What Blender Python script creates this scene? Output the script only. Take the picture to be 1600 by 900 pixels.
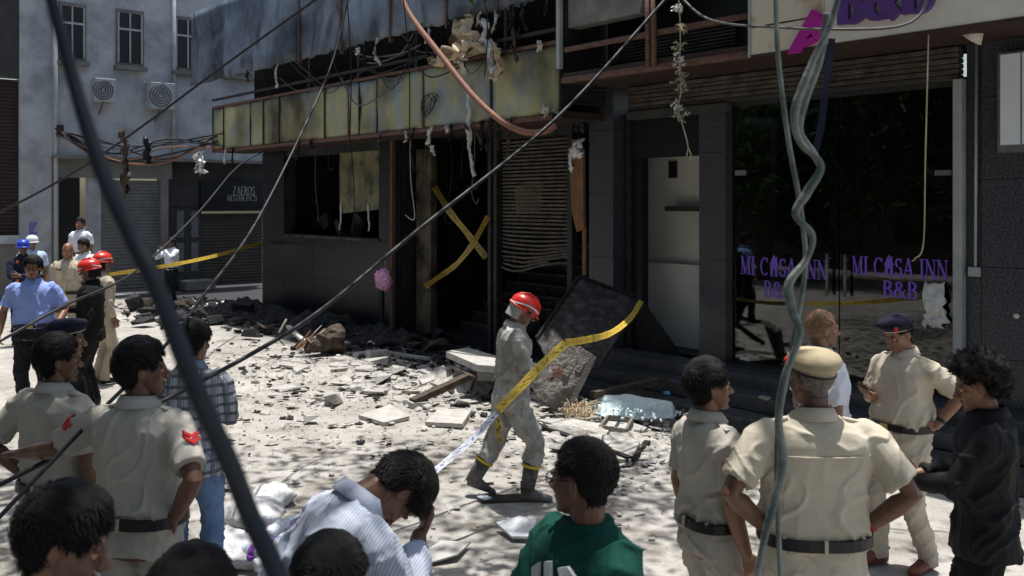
import bpy, bmesh, math, random
import numpy as np
from mathutils import Vector, Matrix, noise, Quaternion
R = math.radians
random.seed(7)
for o in list(bpy.data.objects): bpy.data.objects.remove(o)
scene = bpy.context.scene
COL = scene.collection

# ---------------------------------------------------------------- camera
F = 1500.0; HZ = 315.0; CAMH = 2.45               # focal length in photo pixels, horizon row, eye height
CX, CY = 9.08, -9.47
FW = Vector((-0.773, 0.634, 0)); FW.normalize()   # viewing direction on the ground (x runs along the facades, y into them)
RT = Vector((FW.y, -FW.x, 0)); UP = Vector((0, 0, 1)); CAM = Vector((CX, CY, CAMH))
cd = bpy.data.cameras.new('camera'); cam = bpy.data.objects.new('camera', cd); COL.objects.link(cam)
cam.location = CAM
cam.rotation_euler = (R(90), 0, math.atan2(FW.y, FW.x) - R(90))
cd.sensor_width = 36; cd.lens = 36 * F / 1600; cd.shift_y = (HZ - 450) / 1600
cd.clip_end = 500; cd.clip_start = 0.05
cd.dof.use_dof = True; cd.dof.focus_distance = 7.6; cd.dof.aperture_fstop = 4.5
scene.camera = cam

# ---------------------------------------------------------------- light
SUN_EL = 81.0; SUN_FROM = Vector((-0.62, 0.79, 0)).normalized()
w = bpy.data.worlds.new('World'); scene.world = w; w.use_nodes = True
nt = w.node_tree; bg = nt.nodes['Background']; sk = nt.nodes.new('ShaderNodeTexSky')
sk.sky_type = 'NISHITA'; sk.sun_disc = False; sk.sun_elevation = R(SUN_EL)
sk.sun_rotation = math.atan2(SUN_FROM.x, SUN_FROM.y); sk.air_density = 1.3; sk.dust_density = 3.0
nt.links.new(sk.outputs[0], bg.inputs[0]); bg.inputs[1].default_value = 0.105
sd = bpy.data.lights.new('sun', 'SUN'); sd.energy = 4.6; sd.angle = R(0.6); sd.color = (1.0, 0.965, 0.915)
so = bpy.data.objects.new('sun', sd); COL.objects.link(so)
sv = SUN_FROM * math.cos(R(SUN_EL)) + UP * math.sin(R(SUN_EL))
so.rotation_euler = (-sv).to_track_quat('-Z', 'Y').to_euler(); so.location = (0, -4, 30)
vs = scene.view_settings; vs.view_transform = 'Standard'; vs.look = 'None'; vs.exposure = 0.38; vs.gamma = 1; vs.use_curve_mapping = False

# ---------------------------------------------------------------- pixel helpers (a pixel gives a direction, a plane or the ground the distance)
def at(px, py, d): return CAM + FW * d + RT * ((px - 800) / F * d) + UP * ((HZ - py) / F * d)
def dfront(px, y=0.0): return (y - CY) / (FW.y + (px - 800) / F * RT.y)
def dside(px, x): return (x - CX) / (FW.x + (px - 800) / F * RT.x)
def X(px, y=0.0): return at(px, HZ, dfront(px, y)).x
def Z(px, py, y=0.0): return at(px, py, dfront(px, y)).z
def SY(px, x): return at(px, HZ, dside(px, x)).y
def SZ(px, py, x): return at(px, py, dside(px, x)).z
def gd(py): return CAMH * F / (py - HZ)
def G(px, py): return at(px, py, gd(py))
def onf(px, py, y): return at(px, py, dfront(px, y))

# ---------------------------------------------------------------- materials
MT = {}
def srgb(r, g, b): return tuple(((c/255)/12.92 if c/255 <= .04045 else ((c/255+.055)/1.055)**2.4) for c in (r, g, b))
def mat(name, col, rough=.8, var=.2, scale=6, bump=.15, metal=0, col2=None, det=8, bscale=None, spec=.4, thr=None, attr=None, bdist=.02, trans=0):
    m = bpy.data.materials.new(name); m.use_nodes = True; n = m.node_tree.nodes; l = m.node_tree.links
    b = n['Principled BSDF']; b.inputs['Roughness'].default_value = rough; b.inputs['Metallic'].default_value = metal
    b.inputs['Specular IOR Level'].default_value = spec
    tc = n.new('ShaderNodeTexCoord'); no = n.new('ShaderNodeTexNoise'); no.inputs['Scale'].default_value = scale; no.inputs['Detail'].default_value = det
    no.inputs['Roughness'].default_value = .62
    l.new(tc.outputs['Object'], no.inputs['Vector'])
    cr = n.new('ShaderNodeValToRGB'); l.new(no.outputs['Fac'], cr.inputs[0])
    a = col; c2 = col2 or tuple(min(1, c*(1+var)) for c in col); a = col if col2 else tuple(c*(1-var) for c in col)
    t0, t1 = thr or (.32, .68)
    cr.color_ramp.elements[0].position = t0; cr.color_ramp.elements[1].position = t1
    cr.color_ramp.elements[0].color = (*a, 1); cr.color_ramp.elements[1].color = (*c2, 1)
    src = cr.outputs[0]
    if attr:
        at_ = n.new('ShaderNodeAttribute'); at_.attribute_name = attr
        mx = n.new('ShaderNodeMix'); mx.data_type = 'RGBA'; mx.blend_type = 'MULTIPLY'; mx.inputs['Factor'].default_value = 1
        l.new(src, mx.inputs['A']); l.new(at_.outputs['Color'], mx.inputs['B']); src = mx.outputs['Result']
    l.new(src, b.inputs['Base Color'])
    if bump:
        n2 = n.new('ShaderNodeTexNoise'); n2.inputs['Scale'].default_value = bscale or scale*6; n2.inputs['Detail'].default_value = 6
        l.new(tc.outputs['Object'], n2.inputs['Vector'])
        bp = n.new('ShaderNodeBump'); bp.inputs['Strength'].default_value = bump; bp.inputs['Distance'].default_value = bdist
        l.new(n2.outputs['Fac'], bp.inputs['Height']); l.new(bp.outputs[0], b.inputs['Normal'])
    if trans: b.inputs['Transmission Weight'].default_value = trans
    MT[name] = m
    return m

# ---------------------------------------------------------------- mesh builder
class MB:
    def __init__(s): s.v = []; s.f = []; s.m = []; s.cur = 0
    def add(s, v, f):
        o = len(s.v); s.v += [tuple(p) for p in v]; s.f += [tuple(i+o for i in q) for q in f]; s.m += [s.cur]*len(f); return s
    def box(s, lo, hi, M=None):
        x0, y0, z0 = lo; x1, y1, z1 = hi
        v = [Vector(p) for p in ((x0,y0,z0),(x1,y0,z0),(x1,y1,z0),(x0,y1,z0),(x0,y0,z1),(x1,y0,z1),(x1,y1,z1),(x0,y1,z1))]
        if M: v = [M @ p for p in v]
        return s.add(v, [(0,3,2,1),(4,5,6,7),(0,1,5,4),(1,2,6,5),(2,3,7,6),(3,0,4,7)])
    def cbox(s, c, size, M=None):
        c = Vector(c); h = Vector(size)/2; return s.box(c-h, c+h, M)
    def slab(s, pts, th, n=None):
        """polygon of 3d points extruded by th along -normal"""
        pts = [Vector(p) for p in pts]; k = len(pts)
        if n is None:
            n = Vector((0,0,0))
            for i in range(k): n += pts[i].cross(pts[(i+1) % k])
            n.normalize()
        v = pts + [p - n*th for p in pts]
        f = [tuple(range(k)), tuple(range(2*k-1, k-1, -1))] + [(i, i+k, (i+1) % k + k, (i+1) % k) for i in range(k)]
        return s.add(v, f)
    def tube(s, pts, rad, n=10, flat=None, caps=True, rnd=False):
        """swept tube; rad: number or list; flat=(axis vector, ratio) squashes the section along that axis"""
        pts = [Vector(p) for p in pts]; k = len(pts)
        rad = [rad]*k if not hasattr(rad, '__len__') else list(rad)
        if rnd:
            d0 = (pts[0]-pts[1]).normalized(); d1 = (pts[-1]-pts[-2]).normalized()
            pts = [pts[0]+d0*rad[0]*.9, pts[0]+d0*rad[0]*.55] + pts + [pts[-1]+d1*rad[-1]*.55, pts[-1]+d1*rad[-1]*.9]
            rad = [rad[0]*.35, rad[0]*.82] + rad + [rad[-1]*.82, rad[-1]*.35]; k = len(pts)
        ts = []
        for i in range(k):
            t = pts[min(i+1, k-1)] - pts[max(i-1, 0)]; ts.append(t.normalized() if t.length > 1e-9 else Vector((0,0,1)))
        a = Vector((0,0,1)) if abs(ts[0].z) < .9 else Vector((1,0,0))
        u = ts[0].cross(a).normalized(); v = []
        for i in range(k):
            u = (u - ts[i]*u.dot(ts[i])); u = u.normalized() if u.length > 1e-6 else ts[i].orthogonal().normalized()
            w_ = ts[i].cross(u)
            for j in range(n):
                an = 2*math.pi*j/n; o = u*math.cos(an)*rad[i] + w_*math.sin(an)*rad[i]
                if flat: o = o - flat[0]*o.dot(flat[0])*(1-flat[1])
                v.append(pts[i]+o)
        f = [(i*n+j, i*n+(j+1) % n, (i+1)*n+(j+1) % n, (i+1)*n+j) for i in range(k-1) for j in range(n)]
        if caps: f += [tuple(range(n-1, -1, -1)), tuple((k-1)*n+j for j in range(n))]
        return s.add(v, f)
    def loft(s, rings, caps=True):
        k = len(rings); n = len(rings[0]); v = [p for r in rings for p in r]
        f = [(i*n+j, i*n+(j+1) % n, (i+1)*n+(j+1) % n, (i+1)*n+j) for i in range(k-1) for j in range(n)]
        if caps: f += [tuple(range(n-1, -1, -1)), tuple((k-1)*n+j for j in range(n))]
        return s.add(v, f)
    def ell(s, c, r, M=None, nu=14, nv=9):
        c = Vector(c); v = []; 
        for i in range(1, nv):
            th = math.pi*i/nv
            for j in range(nu):
                ph = 2*math.pi*j/nu; p = Vector((r[0]*math.sin(th)*math.cos(ph), r[1]*math.sin(th)*math.sin(ph), -r[2]*math.cos(th)))
                if M: p = M @ p
                v.append(c+p)
        b = Vector((0,0,-r[2])); t = Vector((0,0,r[2]))
        if M: b = M @ b; t = M @ t
        v += [c+b, c+t]; B = (nv-1)*nu; f = []
        for i in range(nv-2):
            for j in range(nu): f.append((i*nu+j, i*nu+(j+1) % nu, (i+1)*nu+(j+1) % nu, (i+1)*nu+j))
        for j in range(nu):
            f.append((B, (j+1) % nu, j)); f.append((B+1, (nv-2)*nu+j, (nv-2)*nu+(j+1) % nu))
        return s.add(v, f)
    def xf(s, M, start=0):
        for i in range(start, len(s.v)): s.v[i] = tuple(M @ Vector(s.v[i]))
        return s
    def mesh(s, name, mats, smooth=False):
        me = bpy.data.meshes.new(name); me.from_pydata([tuple(p) for p in s.v], [], s.f)
        for m in (mats if isinstance(mats, (list, tuple)) else [mats]): me.materials.append(MT[m] if isinstance(m, str) else m)
        if any(s.m): me.polygons.foreach_set('material_index', s.m)
        if smooth: me.polygons.foreach_set('use_smooth', [True]*len(me.polygons))
        me.update(); return me
    def build(s, name, mats, parent=None, smooth=False): return link(name, s.mesh(name, mats, smooth), parent)
def link(name, me, parent=None):
    o = bpy.data.objects.new(name, me); COL.objects.link(o)
    if parent is not None: o.parent = parent
    return o
def bevel(o, wdt=.006, seg=1):
    m = o.modifiers.new('bevel', 'BEVEL'); m.width = wdt; m.segments = seg; m.limit_method = 'ANGLE'; return o
def tag(o, label, cat, group=None, kind=None):
    if label: o['label'] = label
    if cat: o['category'] = cat
    if group: o['group'] = group
    if kind: o['kind'] = kind
    return o
def thing(name, label, cat, loc=(0,0,0), rz=0, group=None):
    o = bpy.data.objects.new(name, None); COL.objects.link(o); o.location = loc; o.rotation_euler = (0,0,rz); o.empty_display_size = .1
    return tag(o, label, cat, group)
def bx(name, m, parent, lo, hi, bev=0, smooth=False):
    """box part, given in world axes; parent must sit at an unrotated origin p"""
    p = parent.location if parent is not None else Vector((0,0,0))
    if parent is not None and parent.parent is not None: p = Vector((0,0,0)); q = parent
    o = MB().box(Vector(lo)-abs_loc(parent), Vector(hi)-abs_loc(parent)).build(name, m, parent)
    if bev: bevel(o, bev)
    return o
def abs_loc(o):
    p = Vector((0,0,0))
    while o is not None: p = p + o.location; o = o.parent
    return p
def wmesh(name, mb, m, parent, smooth=False):
    """part whose builder holds world coordinates"""
    mb.xf(Matrix.Translation(-abs_loc(parent))); return mb.build(name, m, parent, smooth)
def smoothpath(pts, k=6):
    pts = [Vector(p) for p in pts]; out = []
    for i in range(len(pts)-1):
        p0 = pts[max(i-1,0)]; p1 = pts[i]; p2 = pts[i+1]; p3 = pts[min(i+2, len(pts)-1)]
        for j in range(k):
            t = j/k; out.append(.5*((2*p1)+(p2-p0)*t+(2*p0-5*p1+4*p2-p3)*t*t+(3*p1-p0-3*p2+p3)*t**3))
    out.append(pts[-1]); return out

# ---------------------------------------------------------------- material list
mat('granite', (.007,.0085,.012), .32, .6, 55, .03, col2=(.026,.030,.040), thr=(.45,.75), spec=.3)
mat('granite_grey', (.022,.0245,.031), .30, .6, 42, .03, col2=(.12,.127,.148), thr=(.40,.75), spec=.4)
mat('step_stone', (.035,.037,.042), .55, .4, 9, .2, col2=(.085,.088,.095), bscale=40)
mat('joint', (.12,.12,.12), .9, .2)
mat('char', (.006,.006,.007), .85, .5, 5, .5, col2=(.03,.028,.027), thr=(.4,.8), bscale=30)
mat('soot_wall', (.008,.009,.011), .7, .4, 2.2, .3, col2=(.045,.05,.06), thr=(.40,.8), bscale=18)
mat('soot_interior', (.006,.006,.006), .95, .4, 1.5, .3, col2=(.022,.02,.018), thr=(.4,.9))
mat('charred_board', (.018,.017,.017), .6, .5, 9, .9, col2=(.15,.142,.135), thr=(.46,.80), bscale=45, bdist=.03)
mat('brown_soffit', (.028,.014,.011), .8, .4, 3, .2, col2=(.05,.028,.022))
mat('soot_plaster', (.15,.125,.085), .9, .5, 2.0, .4, col2=(.015,.014,.012), thr=(.35,.62), bscale=16)
mat('rust', (.09,.045,.032), .8, .5, 14, .4, col2=(.18,.10,.075), bscale=40)
mat('dark_metal', (.02,.02,.022), .55, .4, 10, .15, metal=.4, col2=(.05,.048,.046))
mat('slat_metal', (.05,.042,.036), .6, .5, 7, .3, metal=.3, col2=(.16,.135,.11), thr=(.35,.75))
mat('frame_alu', (.16,.17,.18), .5, .25, 5, .08, metal=.3)
mat('channel_paint', (.30,.32,.33), .6, .2, 4, .1, col2=(.42,.44,.45))
mat('white_paint', (.62,.63,.63), .75, .15, 3, .1, col2=(.74,.75,.75))
mat('interior_white', (.66,.65,.59), .8, .15, 2, .05, col2=(.76,.75,.69))
mat('lightbox', (.80,.84,.92), .4, .05, 3, 0)
mat('cream_sign', (.62,.56,.45), .6, .2, 2.5, .08, col2=(.30,.17,.07), thr=(.58,.78))
mat('cream_plain', (.60,.57,.50), .6, .15, 2.5, .08, col2=(.70,.67,.60))
mat('purple', (.10,.045,.22), .45, .15, 8, .05)
mat('magenta', (.42,.015,.30), .4, .15, 8, .05)
mat('glass_print', (.19,.09,.58), .5, .1, 8, 0)
mat('concrete_grey', (.16,.155,.145), .9, .4, 4, .5, col2=(.30,.29,.27), bscale=30)
mat('concrete_pale', (.34,.325,.30), .92, .3, 7, .6, col2=(.52,.505,.475), bscale=45)
mat('concrete_slab', (.30,.285,.26), .92, .3, 6, .5, col2=(.52,.50,.46), bscale=40, thr=(.35,.6))
mat('chip_pale', (.27,.255,.23), .92, .3, 1.1, .3, col2=(.50,.485,.45), bscale=45)
mat('ash', (.02,.02,.021), .95, .5, 12, .6, col2=(.12,.12,.12), thr=(.5,.8), bscale=50)
mat('weathered_wood', (.10,.092,.082), .9, .4, 5, .9, col2=(.27,.255,.23), bscale=30, bdist=.04)
mat('brown_wood', (.16,.075,.035), .75, .4, 9, .3, col2=(.26,.13,.06))
mat('burnt_wood', (.035,.026,.02), .9, .5, 12, .6, col2=(.12,.09,.065))
mat('plastic_sheet', (.62,.64,.66), .35, .15, 8, .3, col2=(.75,.77,.8))
mat('scrap_pale', (.55,.52,.46), .8, .3, 14, .3, col2=(.75,.72,.66))
mat('fibre_tan', (.50,.36,.20), .9, .4, 10, .6, col2=(.70,.58,.42), bscale=40)
mat('cable_black', (.012,.012,.014), .55, .3, 20, .1)
mat('cable_dark', (.013,.018,.026), .5, .3, 20, .1)
mat('cable_grey', (.10,.10,.095), .6, .3, 20, .15)
mat('hose_rust', (.20,.085,.055), .7, .35, 18, .3, col2=(.30,.15,.10))
mat('conduit_green', (.08,.10,.095), .5, .3, 7, .35, col2=(.27,.30,.28), thr=(.42,.66))
mat('navy_strap', (.012,.016,.04), .7, .3)
mat('string_pale', (.42,.40,.28), .9, .3)
mat('leaf_dry', (.33,.33,.20), .9, .4, 20, .2)
mat('pink_tinsel', (.85,.30,.60), .55, .3, 30, .3, col2=(.95,.62,.80))
mat('green_glass_heap', (.62,.78,.82), .22, .15, 25, .7, col2=(.80,.92,.95), bscale=90, spec=.6)
mat('bark', (.07,.055,.042), .9, .4, 8, .8, col2=(.14,.11,.085), bscale=30)
mat('poster_ink', (.16,.12,.42), .7, .2)
mat('brown_shutter', (.028,.016,.012), .6, .3, 6, .2)
mat('grey_shutter', (.115,.115,.11), .6, .25, 3, .15, col2=(.17,.17,.165))
mat('olive_shutter', (.045,.04,.028), .6, .25, 3, .15, col2=(.07,.062,.045))
mat('pale_plaster', (.25,.27,.29), .85, .2, 1.3, .3, col2=(.43,.455,.48), bscale=12, thr=(.35,.6))
mat('grey_plaster', (.13,.125,.115), .88, .3, 2, .25, col2=(.2,.195,.18), bscale=14)
mat('dull_plaster', (.035,.033,.032), .9, .3, 2, .25, col2=(.06,.057,.055))
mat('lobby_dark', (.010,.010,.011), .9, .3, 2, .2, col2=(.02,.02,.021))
mat('sign_black', (.008,.008,.009), .4, .2)
mat('sign_letter', (.33,.31,.27), .6, .2)
mat('bottle_plastic', (.60,.68,.74), .25, .15, 9, .1, col2=(.74,.82,.88), spec=.6)
mat('bag_plastic', (.55,.56,.57), .35, .2, 12, .5, col2=(.74,.75,.76), bscale=20)
mat('purple_pack', (.22,.05,.38), .35, .2, 9, .1)
mat('blue_cap', (.12,.35,.70), .4, .1)
def m_panel(name, c1, c2, c3, burn, sc=1.3):
    m = mat(name, c1, .55, .2, sc, .25, col2=c2, bscale=7, thr=(.35,.62), bdist=.04)
    n = m.node_tree.nodes; l = m.node_tree.links; b = n['Principled BSDF']
    tc = n.new('ShaderNodeTexCoord'); n3 = n.new('ShaderNodeTexNoise'); n3.inputs['Scale'].default_value = sc*1.7; n3.inputs['Detail'].default_value = 7
    n3.inputs['Distortion'].default_value = 1.2
    mp = n.new('ShaderNodeMapping'); mp.inputs['Location'].default_value = (3.1, 7.7, 1.3); mp.inputs['Scale'].default_value = (1, 1, .55)
    l.new(tc.outputs['Object'], mp.inputs[0]); l.new(mp.outputs[0], n3.inputs['Vector'])
    cr = n.new('ShaderNodeValToRGB'); e = cr.color_ramp.elements; e[0].position = .48; e[1].position = .66; e[0].color = (0,0,0,1); e[1].color = (1,1,1,1)
    l.new(n3.outputs['Fac'], cr.inputs[0])
    mx = n.new('ShaderNodeMix'); mx.data_type = 'RGBA'; old = b.inputs['Base Color'].links[0].from_socket
    l.new(cr.outputs[0], mx.inputs['Factor']); l.new(old, mx.inputs['A']); mx.inputs['B'].default_value = (*c3, 1)
    n4 = n.new('ShaderNodeTexNoise'); n4.inputs['Scale'].default_value = sc*.9; n4.inputs['Detail'].default_value = 9; l.new(tc.outputs['Object'], n4.inputs['Vector'])
    c4 = n.new('ShaderNodeValToRGB'); e = c4.color_ramp.elements; e[0].position = .45; e[1].position = .68; e[0].color = (1,1,1,1); e[1].color = (*burn, 1)
    l.new(n4.outputs['Fac'], c4.inputs[0])
    m2 = n.new('ShaderNodeMix'); m2.data_type = 'RGBA'; m2.blend_type = 'MULTIPLY'; m2.inputs['Factor'].default_value = 1
    l.new(mx.outputs['Result'], m2.inputs['A']); l.new(c4.outputs[0], m2.inputs['B']); l.new(m2.outputs['Result'], b.inputs['Base Color'])
m_panel('yellow_panel', (.25,.26,.15), (.46,.44,.24), (.26,.31,.34), (.16,.13,.10), .8)
m_panel('blue_panel', (.10,.13,.175), (.25,.30,.37), (.05,.06,.08), (.12,.12,.13), .8)

def m_glass(name, tint, alpha_rough=.02, mix=.35):
    """dark tinted pane: part mirror, part see-through"""
    m = bpy.data.materials.new(name); m.use_nodes = True; n = m.node_tree.nodes; l = m.node_tree.links
    for q in list(n):
        if q.type == 'BSDF_PRINCIPLED': n.remove(q)
    out = n['Material Output']; tr = n.new('ShaderNodeBsdfTransparent'); tr.inputs[0].default_value = (*tint, 1)
    gl = n.new('ShaderNodeBsdfGlossy'); gl.inputs['Roughness'].default_value = alpha_rough; gl.inputs['Color'].default_value = (1,1,1,1)
    fr = n.new('ShaderNodeFresnel'); fr.inputs[0].default_value = 1.62; mx = n.new('ShaderNodeMixShader')
    l.new(fr.outputs[0], mx.inputs[0]); l.new(tr.outputs[0], mx.inputs[1]); l.new(gl.outputs[0], mx.inputs[2]); l.new(mx.outputs[0], out.inputs[0])
    MT[name] = m
m_glass('door_glass', (.30,.33,.33))

def m_leaf(name, c1, c2):
    m = bpy.data.materials.new(name); m.use_nodes = True; n = m.node_tree.nodes; l = m.node_tree.links
    b = n['Principled BSDF']; out = n['Material Output']; b.inputs['Roughness'].default_value = .55
    oi = n.new('ShaderNodeTexCoord'); no = n.new('ShaderNodeTexNoise'); no.inputs['Scale'].default_value = 3
    l.new(oi.outputs['Object'], no.inputs['Vector']); cr = n.new('ShaderNodeValToRGB'); l.new(no.outputs['Fac'], cr.inputs[0])
    cr.color_ramp.elements[0].color = (*c1, 1); cr.color_ramp.elements[1].color = (*c2, 1)
    l.new(cr.outputs[0], b.inputs['Base Color']); ts = n.new('ShaderNodeBsdfTranslucent'); l.new(cr.outputs[0], ts.inputs[0])
    mx = n.new('ShaderNodeMixShader'); mx.inputs[0].default_value = .3; l.new(b.outputs[0], mx.inputs[1]); l.new(ts.outputs[0], mx.inputs[2]); l.new(mx.outputs[0], out.inputs[0])
    MT[name] = m
m_leaf('leaf', (.035,.07,.02), (.09,.15,.04))

def m_ground():
    m = mat('ground', (.27,.252,.225), .95, .2, .8, .6, col2=(.42,.402,.37), bscale=22, thr=(.3,.62), bdist=.02)
    n = m.node_tree.nodes; l = m.node_tree.links; b = n['Principled BSDF']; old = b.inputs['Base Color'].links[0].from_socket
    tc = n.new('ShaderNodeTexCoord')
    def nz(scale, det, p0, p1, loc=(0,0,0)):
        mp = n.new('ShaderNodeMapping'); mp.inputs['Location'].default_value = loc; l.new(tc.outputs['Object'], mp.inputs[0])
        k = n.new('ShaderNodeTexNoise'); k.inputs['Scale'].default_value = scale; k.inputs['Detail'].default_value = det; k.inputs['Roughness'].default_value = .7
        l.new(mp.outputs[0], k.inputs['Vector']); c = n.new('ShaderNodeValToRGB'); c.color_ramp.elements[0].position = p0; c.color_ramp.elements[1].position = p1
        l.new(k.outputs['Fac'], c.inputs[0]); return c.outputs[0]
    def mixc(a, fac, colr):
        mx = n.new('ShaderNodeMix'); mx.data_type = 'RGBA'; l.new(fac, mx.inputs['Factor']); l.new(a, mx.inputs['A']); mx.inputs['B'].default_value = (*colr, 1); return mx.outputs['Result']
    s = mixc(old, nz(1.6, 10, .50, .68, (4,9,0)), (.17,.148,.12))
    s = mixc(s, nz(5.5, 9, .54, .70, (2,5,0)), (.22,.205,.18))          # damp earth patches
    s = mixc(s, nz(14, 6, .60, .72, (1,2,0)), (.17,.16,.145))              # grit
    s = mixc(s, nz(30, 4, .60, .70, (7,2,0)), (.50,.485,.45))               # pale chips
    # soot washed out of the burnt front: lies in a band along the burnt building, ragged edge
    sp = n.new('ShaderNodeSeparateXYZ'); l.new(tc.outputs['Object'], sp.inputs[0])
    def ramp(sock, lo, hi):
        r = n.new('ShaderNodeMapRange'); r.inputs[1].default_value = lo; r.inputs[2].default_value = hi; r.clamp = True; l.new(sock, r.inputs[0]); return r.outputs[0]
    def mul(a, b_):
        q = n.new('ShaderNodeMath'); q.operation = 'MULTIPLY'; l.new(a, q.inputs[0]); l.new(b_, q.inputs[1]); return q.outputs[0]
    def addn(a, b_):
        q = n.new('ShaderNodeMath'); q.operation = 'ADD'; l.new(a, q.inputs[0]); l.new(b_, q.inputs[1]); return q.outputs[0]
    k = n.new('ShaderNodeTexNoise'); k.inputs['Scale'].default_value = 1.5; k.inputs['Detail'].default_value = 9; l.new(tc.outputs['Object'], k.inputs['Vector'])
    jit = n.new('ShaderNodeMath'); jit.operation = 'MULTIPLY_ADD'; jit.inputs[1].default_value = 3.0; jit.inputs[2].default_value = -1.5; l.new(k.outputs['Fac'], jit.inputs[0])
    yy = addn(sp.outputs['Y'], jit.outputs[0])
    f = mul(ramp(yy, -2.0, -1.1), ramp(sp.outputs['X'], 4.0, 0.0))
    s = mixc(s, f, (.035,.035,.037))
    l.new(s, b.inputs['Base Color'])
m_ground()
# ================================================================ GROUND
def ground():
    xs = np.concatenate([np.linspace(-90,-24,12), np.arange(-23,-14,.5), np.arange(-14,10,.12), np.linspace(10.5,60,12)])
    ys = np.concatenate([np.linspace(-60,-12,12), np.arange(-11.5,.5,.12), np.linspace(1,60,14)])
    v = []; 
    for y in ys:
        for x in xs:
            k = 1 if (-14 < x < 10 and -11 < y < .4) else 0
            z = 0
            if k: z = noise.noise(Vector((x*.9, y*.9, 0)))*.014 + noise.noise(Vector((x*3.7, y*3.7, 5)))*.009
            v.append((x, y, z-.012))
    nx = len(xs); f = [(j*nx+i, j*nx+i+1, (j+1)*nx+i+1, (j+1)*nx+i) for j in range(len(ys)-1) for i in range(nx-1)]
    o = MB().add(v, f).build('ground', 'ground', None, True); o['kind'] = 'structure'
ground()

# piece walls: tiles with recessed joints, every tile an object sharing one mesh per size
def tiles(parent, name, m, xs, zs, y, th=.02, gap=.006, axis='y', backing='joint', bt=.03):
    """xs, zs: joint lines; tile face sits at plane y (facing -y) or x (axis 'x', facing +x)"""
    cache = {}
    pl = abs_loc(parent)
    for i in range(len(xs)-1):
        for j in range(len(zs)-1):
            a0, a1 = xs[i]+gap/2, xs[i+1]-gap/2; b0, b1 = zs[j]+gap/2, zs[j+1]-gap/2
            key = (round(a1-a0, 3), round(b1-b0, 3)); wx, hz = (a1-a0)/2, (b1-b0)/2
            if key not in cache:
                if axis == 'y': mb = MB().box((-wx,0,-hz), (wx,th,hz))
                else: mb = MB().box((-th,-wx,-hz), (0,wx,hz))
                cache[key] = mb.mesh(name, m)
            o = link(name, cache[key], parent)
            if axis == 'y': o.location = Vector(((a0+a1)/2, y+random.uniform(-.001,.001), (b0+b1)/2)) - pl
            else: o.location = Vector((y+random.uniform(-.001,.001), (a0+a1)/2, (b0+b1)/2)) - pl

def lins(a, b, n): return [a+(b-a)*i/n for i in range(n+1)]

# ================================================================ BURNT BUILDING (ground floor front on y = 0, balcony band on y = OV)
OV = -0.9
BL = X(410); BR = -0.30
burnt = thing('burnt_building', 'burnt out shop building with sooty black front and scorched yellow panel band', 'building', (-6, 0, 0))
xw0, xw1 = X(444), X(592); zw0, zw1 = Z(520, 372), 3.42       # window opening
xp = X(618)                                                   # slim post beside the stair entrance
xd1 = X(768)
# masonry behind the cladding
for lo, hi in (((BL, .03, 0), (xw0, .28, 3.6)), ((xw0, .03, 0), (xw1, .28, zw0)), ((xw0, .03, zw1), (xw1, .28, 3.6)), ((xw1, .03, 0), (xp+.15, .28, 3.6))):
    bx('wall', 'soot_wall', burnt, lo, hi)
bx('wall', 'soot_wall', burnt, (BL, .28, 0), (BL+.25, 6, 3.6))
zt = lins(0.05, zw0-.01, 2)
tiles(burnt, 'granite_tile', 'granite', lins(BL, xw0, 1)+[], zt+[3.0, 3.55], 0)
tiles(burnt, 'granite_tile', 'granite', lins(xw0, xw1, 3), zt, 0)
tiles(burnt, 'granite_tile', 'granite', [xw1, xp+.15], zt+[3.0, 3.55], 0)
bx('window_sill', 'soot_plaster', burnt, (xw0-.03, -.05, zw0-.02), (xw1+.03, .30, zw0+.03), .006)
# room behind the window and behind the entrance
bx('room_wall', 'soot_plaster', burnt, (BL+.25, 2.6, 0), (xp+.1, 2.75, 3.6))
bx('room_wall', 'soot_interior', burnt, (xp+.02, .28, 0), (xp+.16, 6, 3.6))
bx('room_wall', 'soot_interior', burnt, (BL+.25, 6, 0), (BR, 6.2, 3.6))
bx('room_wall', 'soot_interior', burnt, (BR-.42, .3, 0), (BR-.3, 6, 3.6))
bx('floor_slab', 'soot_interior', burnt, (BL+.25, .28, .0), (BR, 6, .10))
bx('ceiling', 'soot_interior', burnt, (BL, -.02, 3.6), (BR, 6.2, 3.75))
# burnt flat board hanging in the window
p = [onf(532, 226, .10), onf(604, 226, .10), onf(604, 326, .10), onf(532, 334, .10)]
m_panel('olive_board', (.16,.15,.075), (.24,.22,.12), (.10,.10,.08), (.12,.1,.08), 2.5)
wmesh('hanging_board', MB().slab(p, .02), 'olive_board', burnt)
wmesh('board_rail', MB().tube([onf(563, 222, .09), onf(564, 330, .09)], .012, 6), 'dark_metal', burnt)
for q in (534, 602, 575):
    pts = [onf(q, 318, .06)]
    for i in range(7): pts.append(pts[-1]+Vector((random.uniform(-.03,.03), random.uniform(-.02,.01), -.075)))
    wmesh('melted_drip', MB().tube(pts, [.014+.012*random.random() for _ in pts], 6), 'plastic_sheet', burnt, True)
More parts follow.
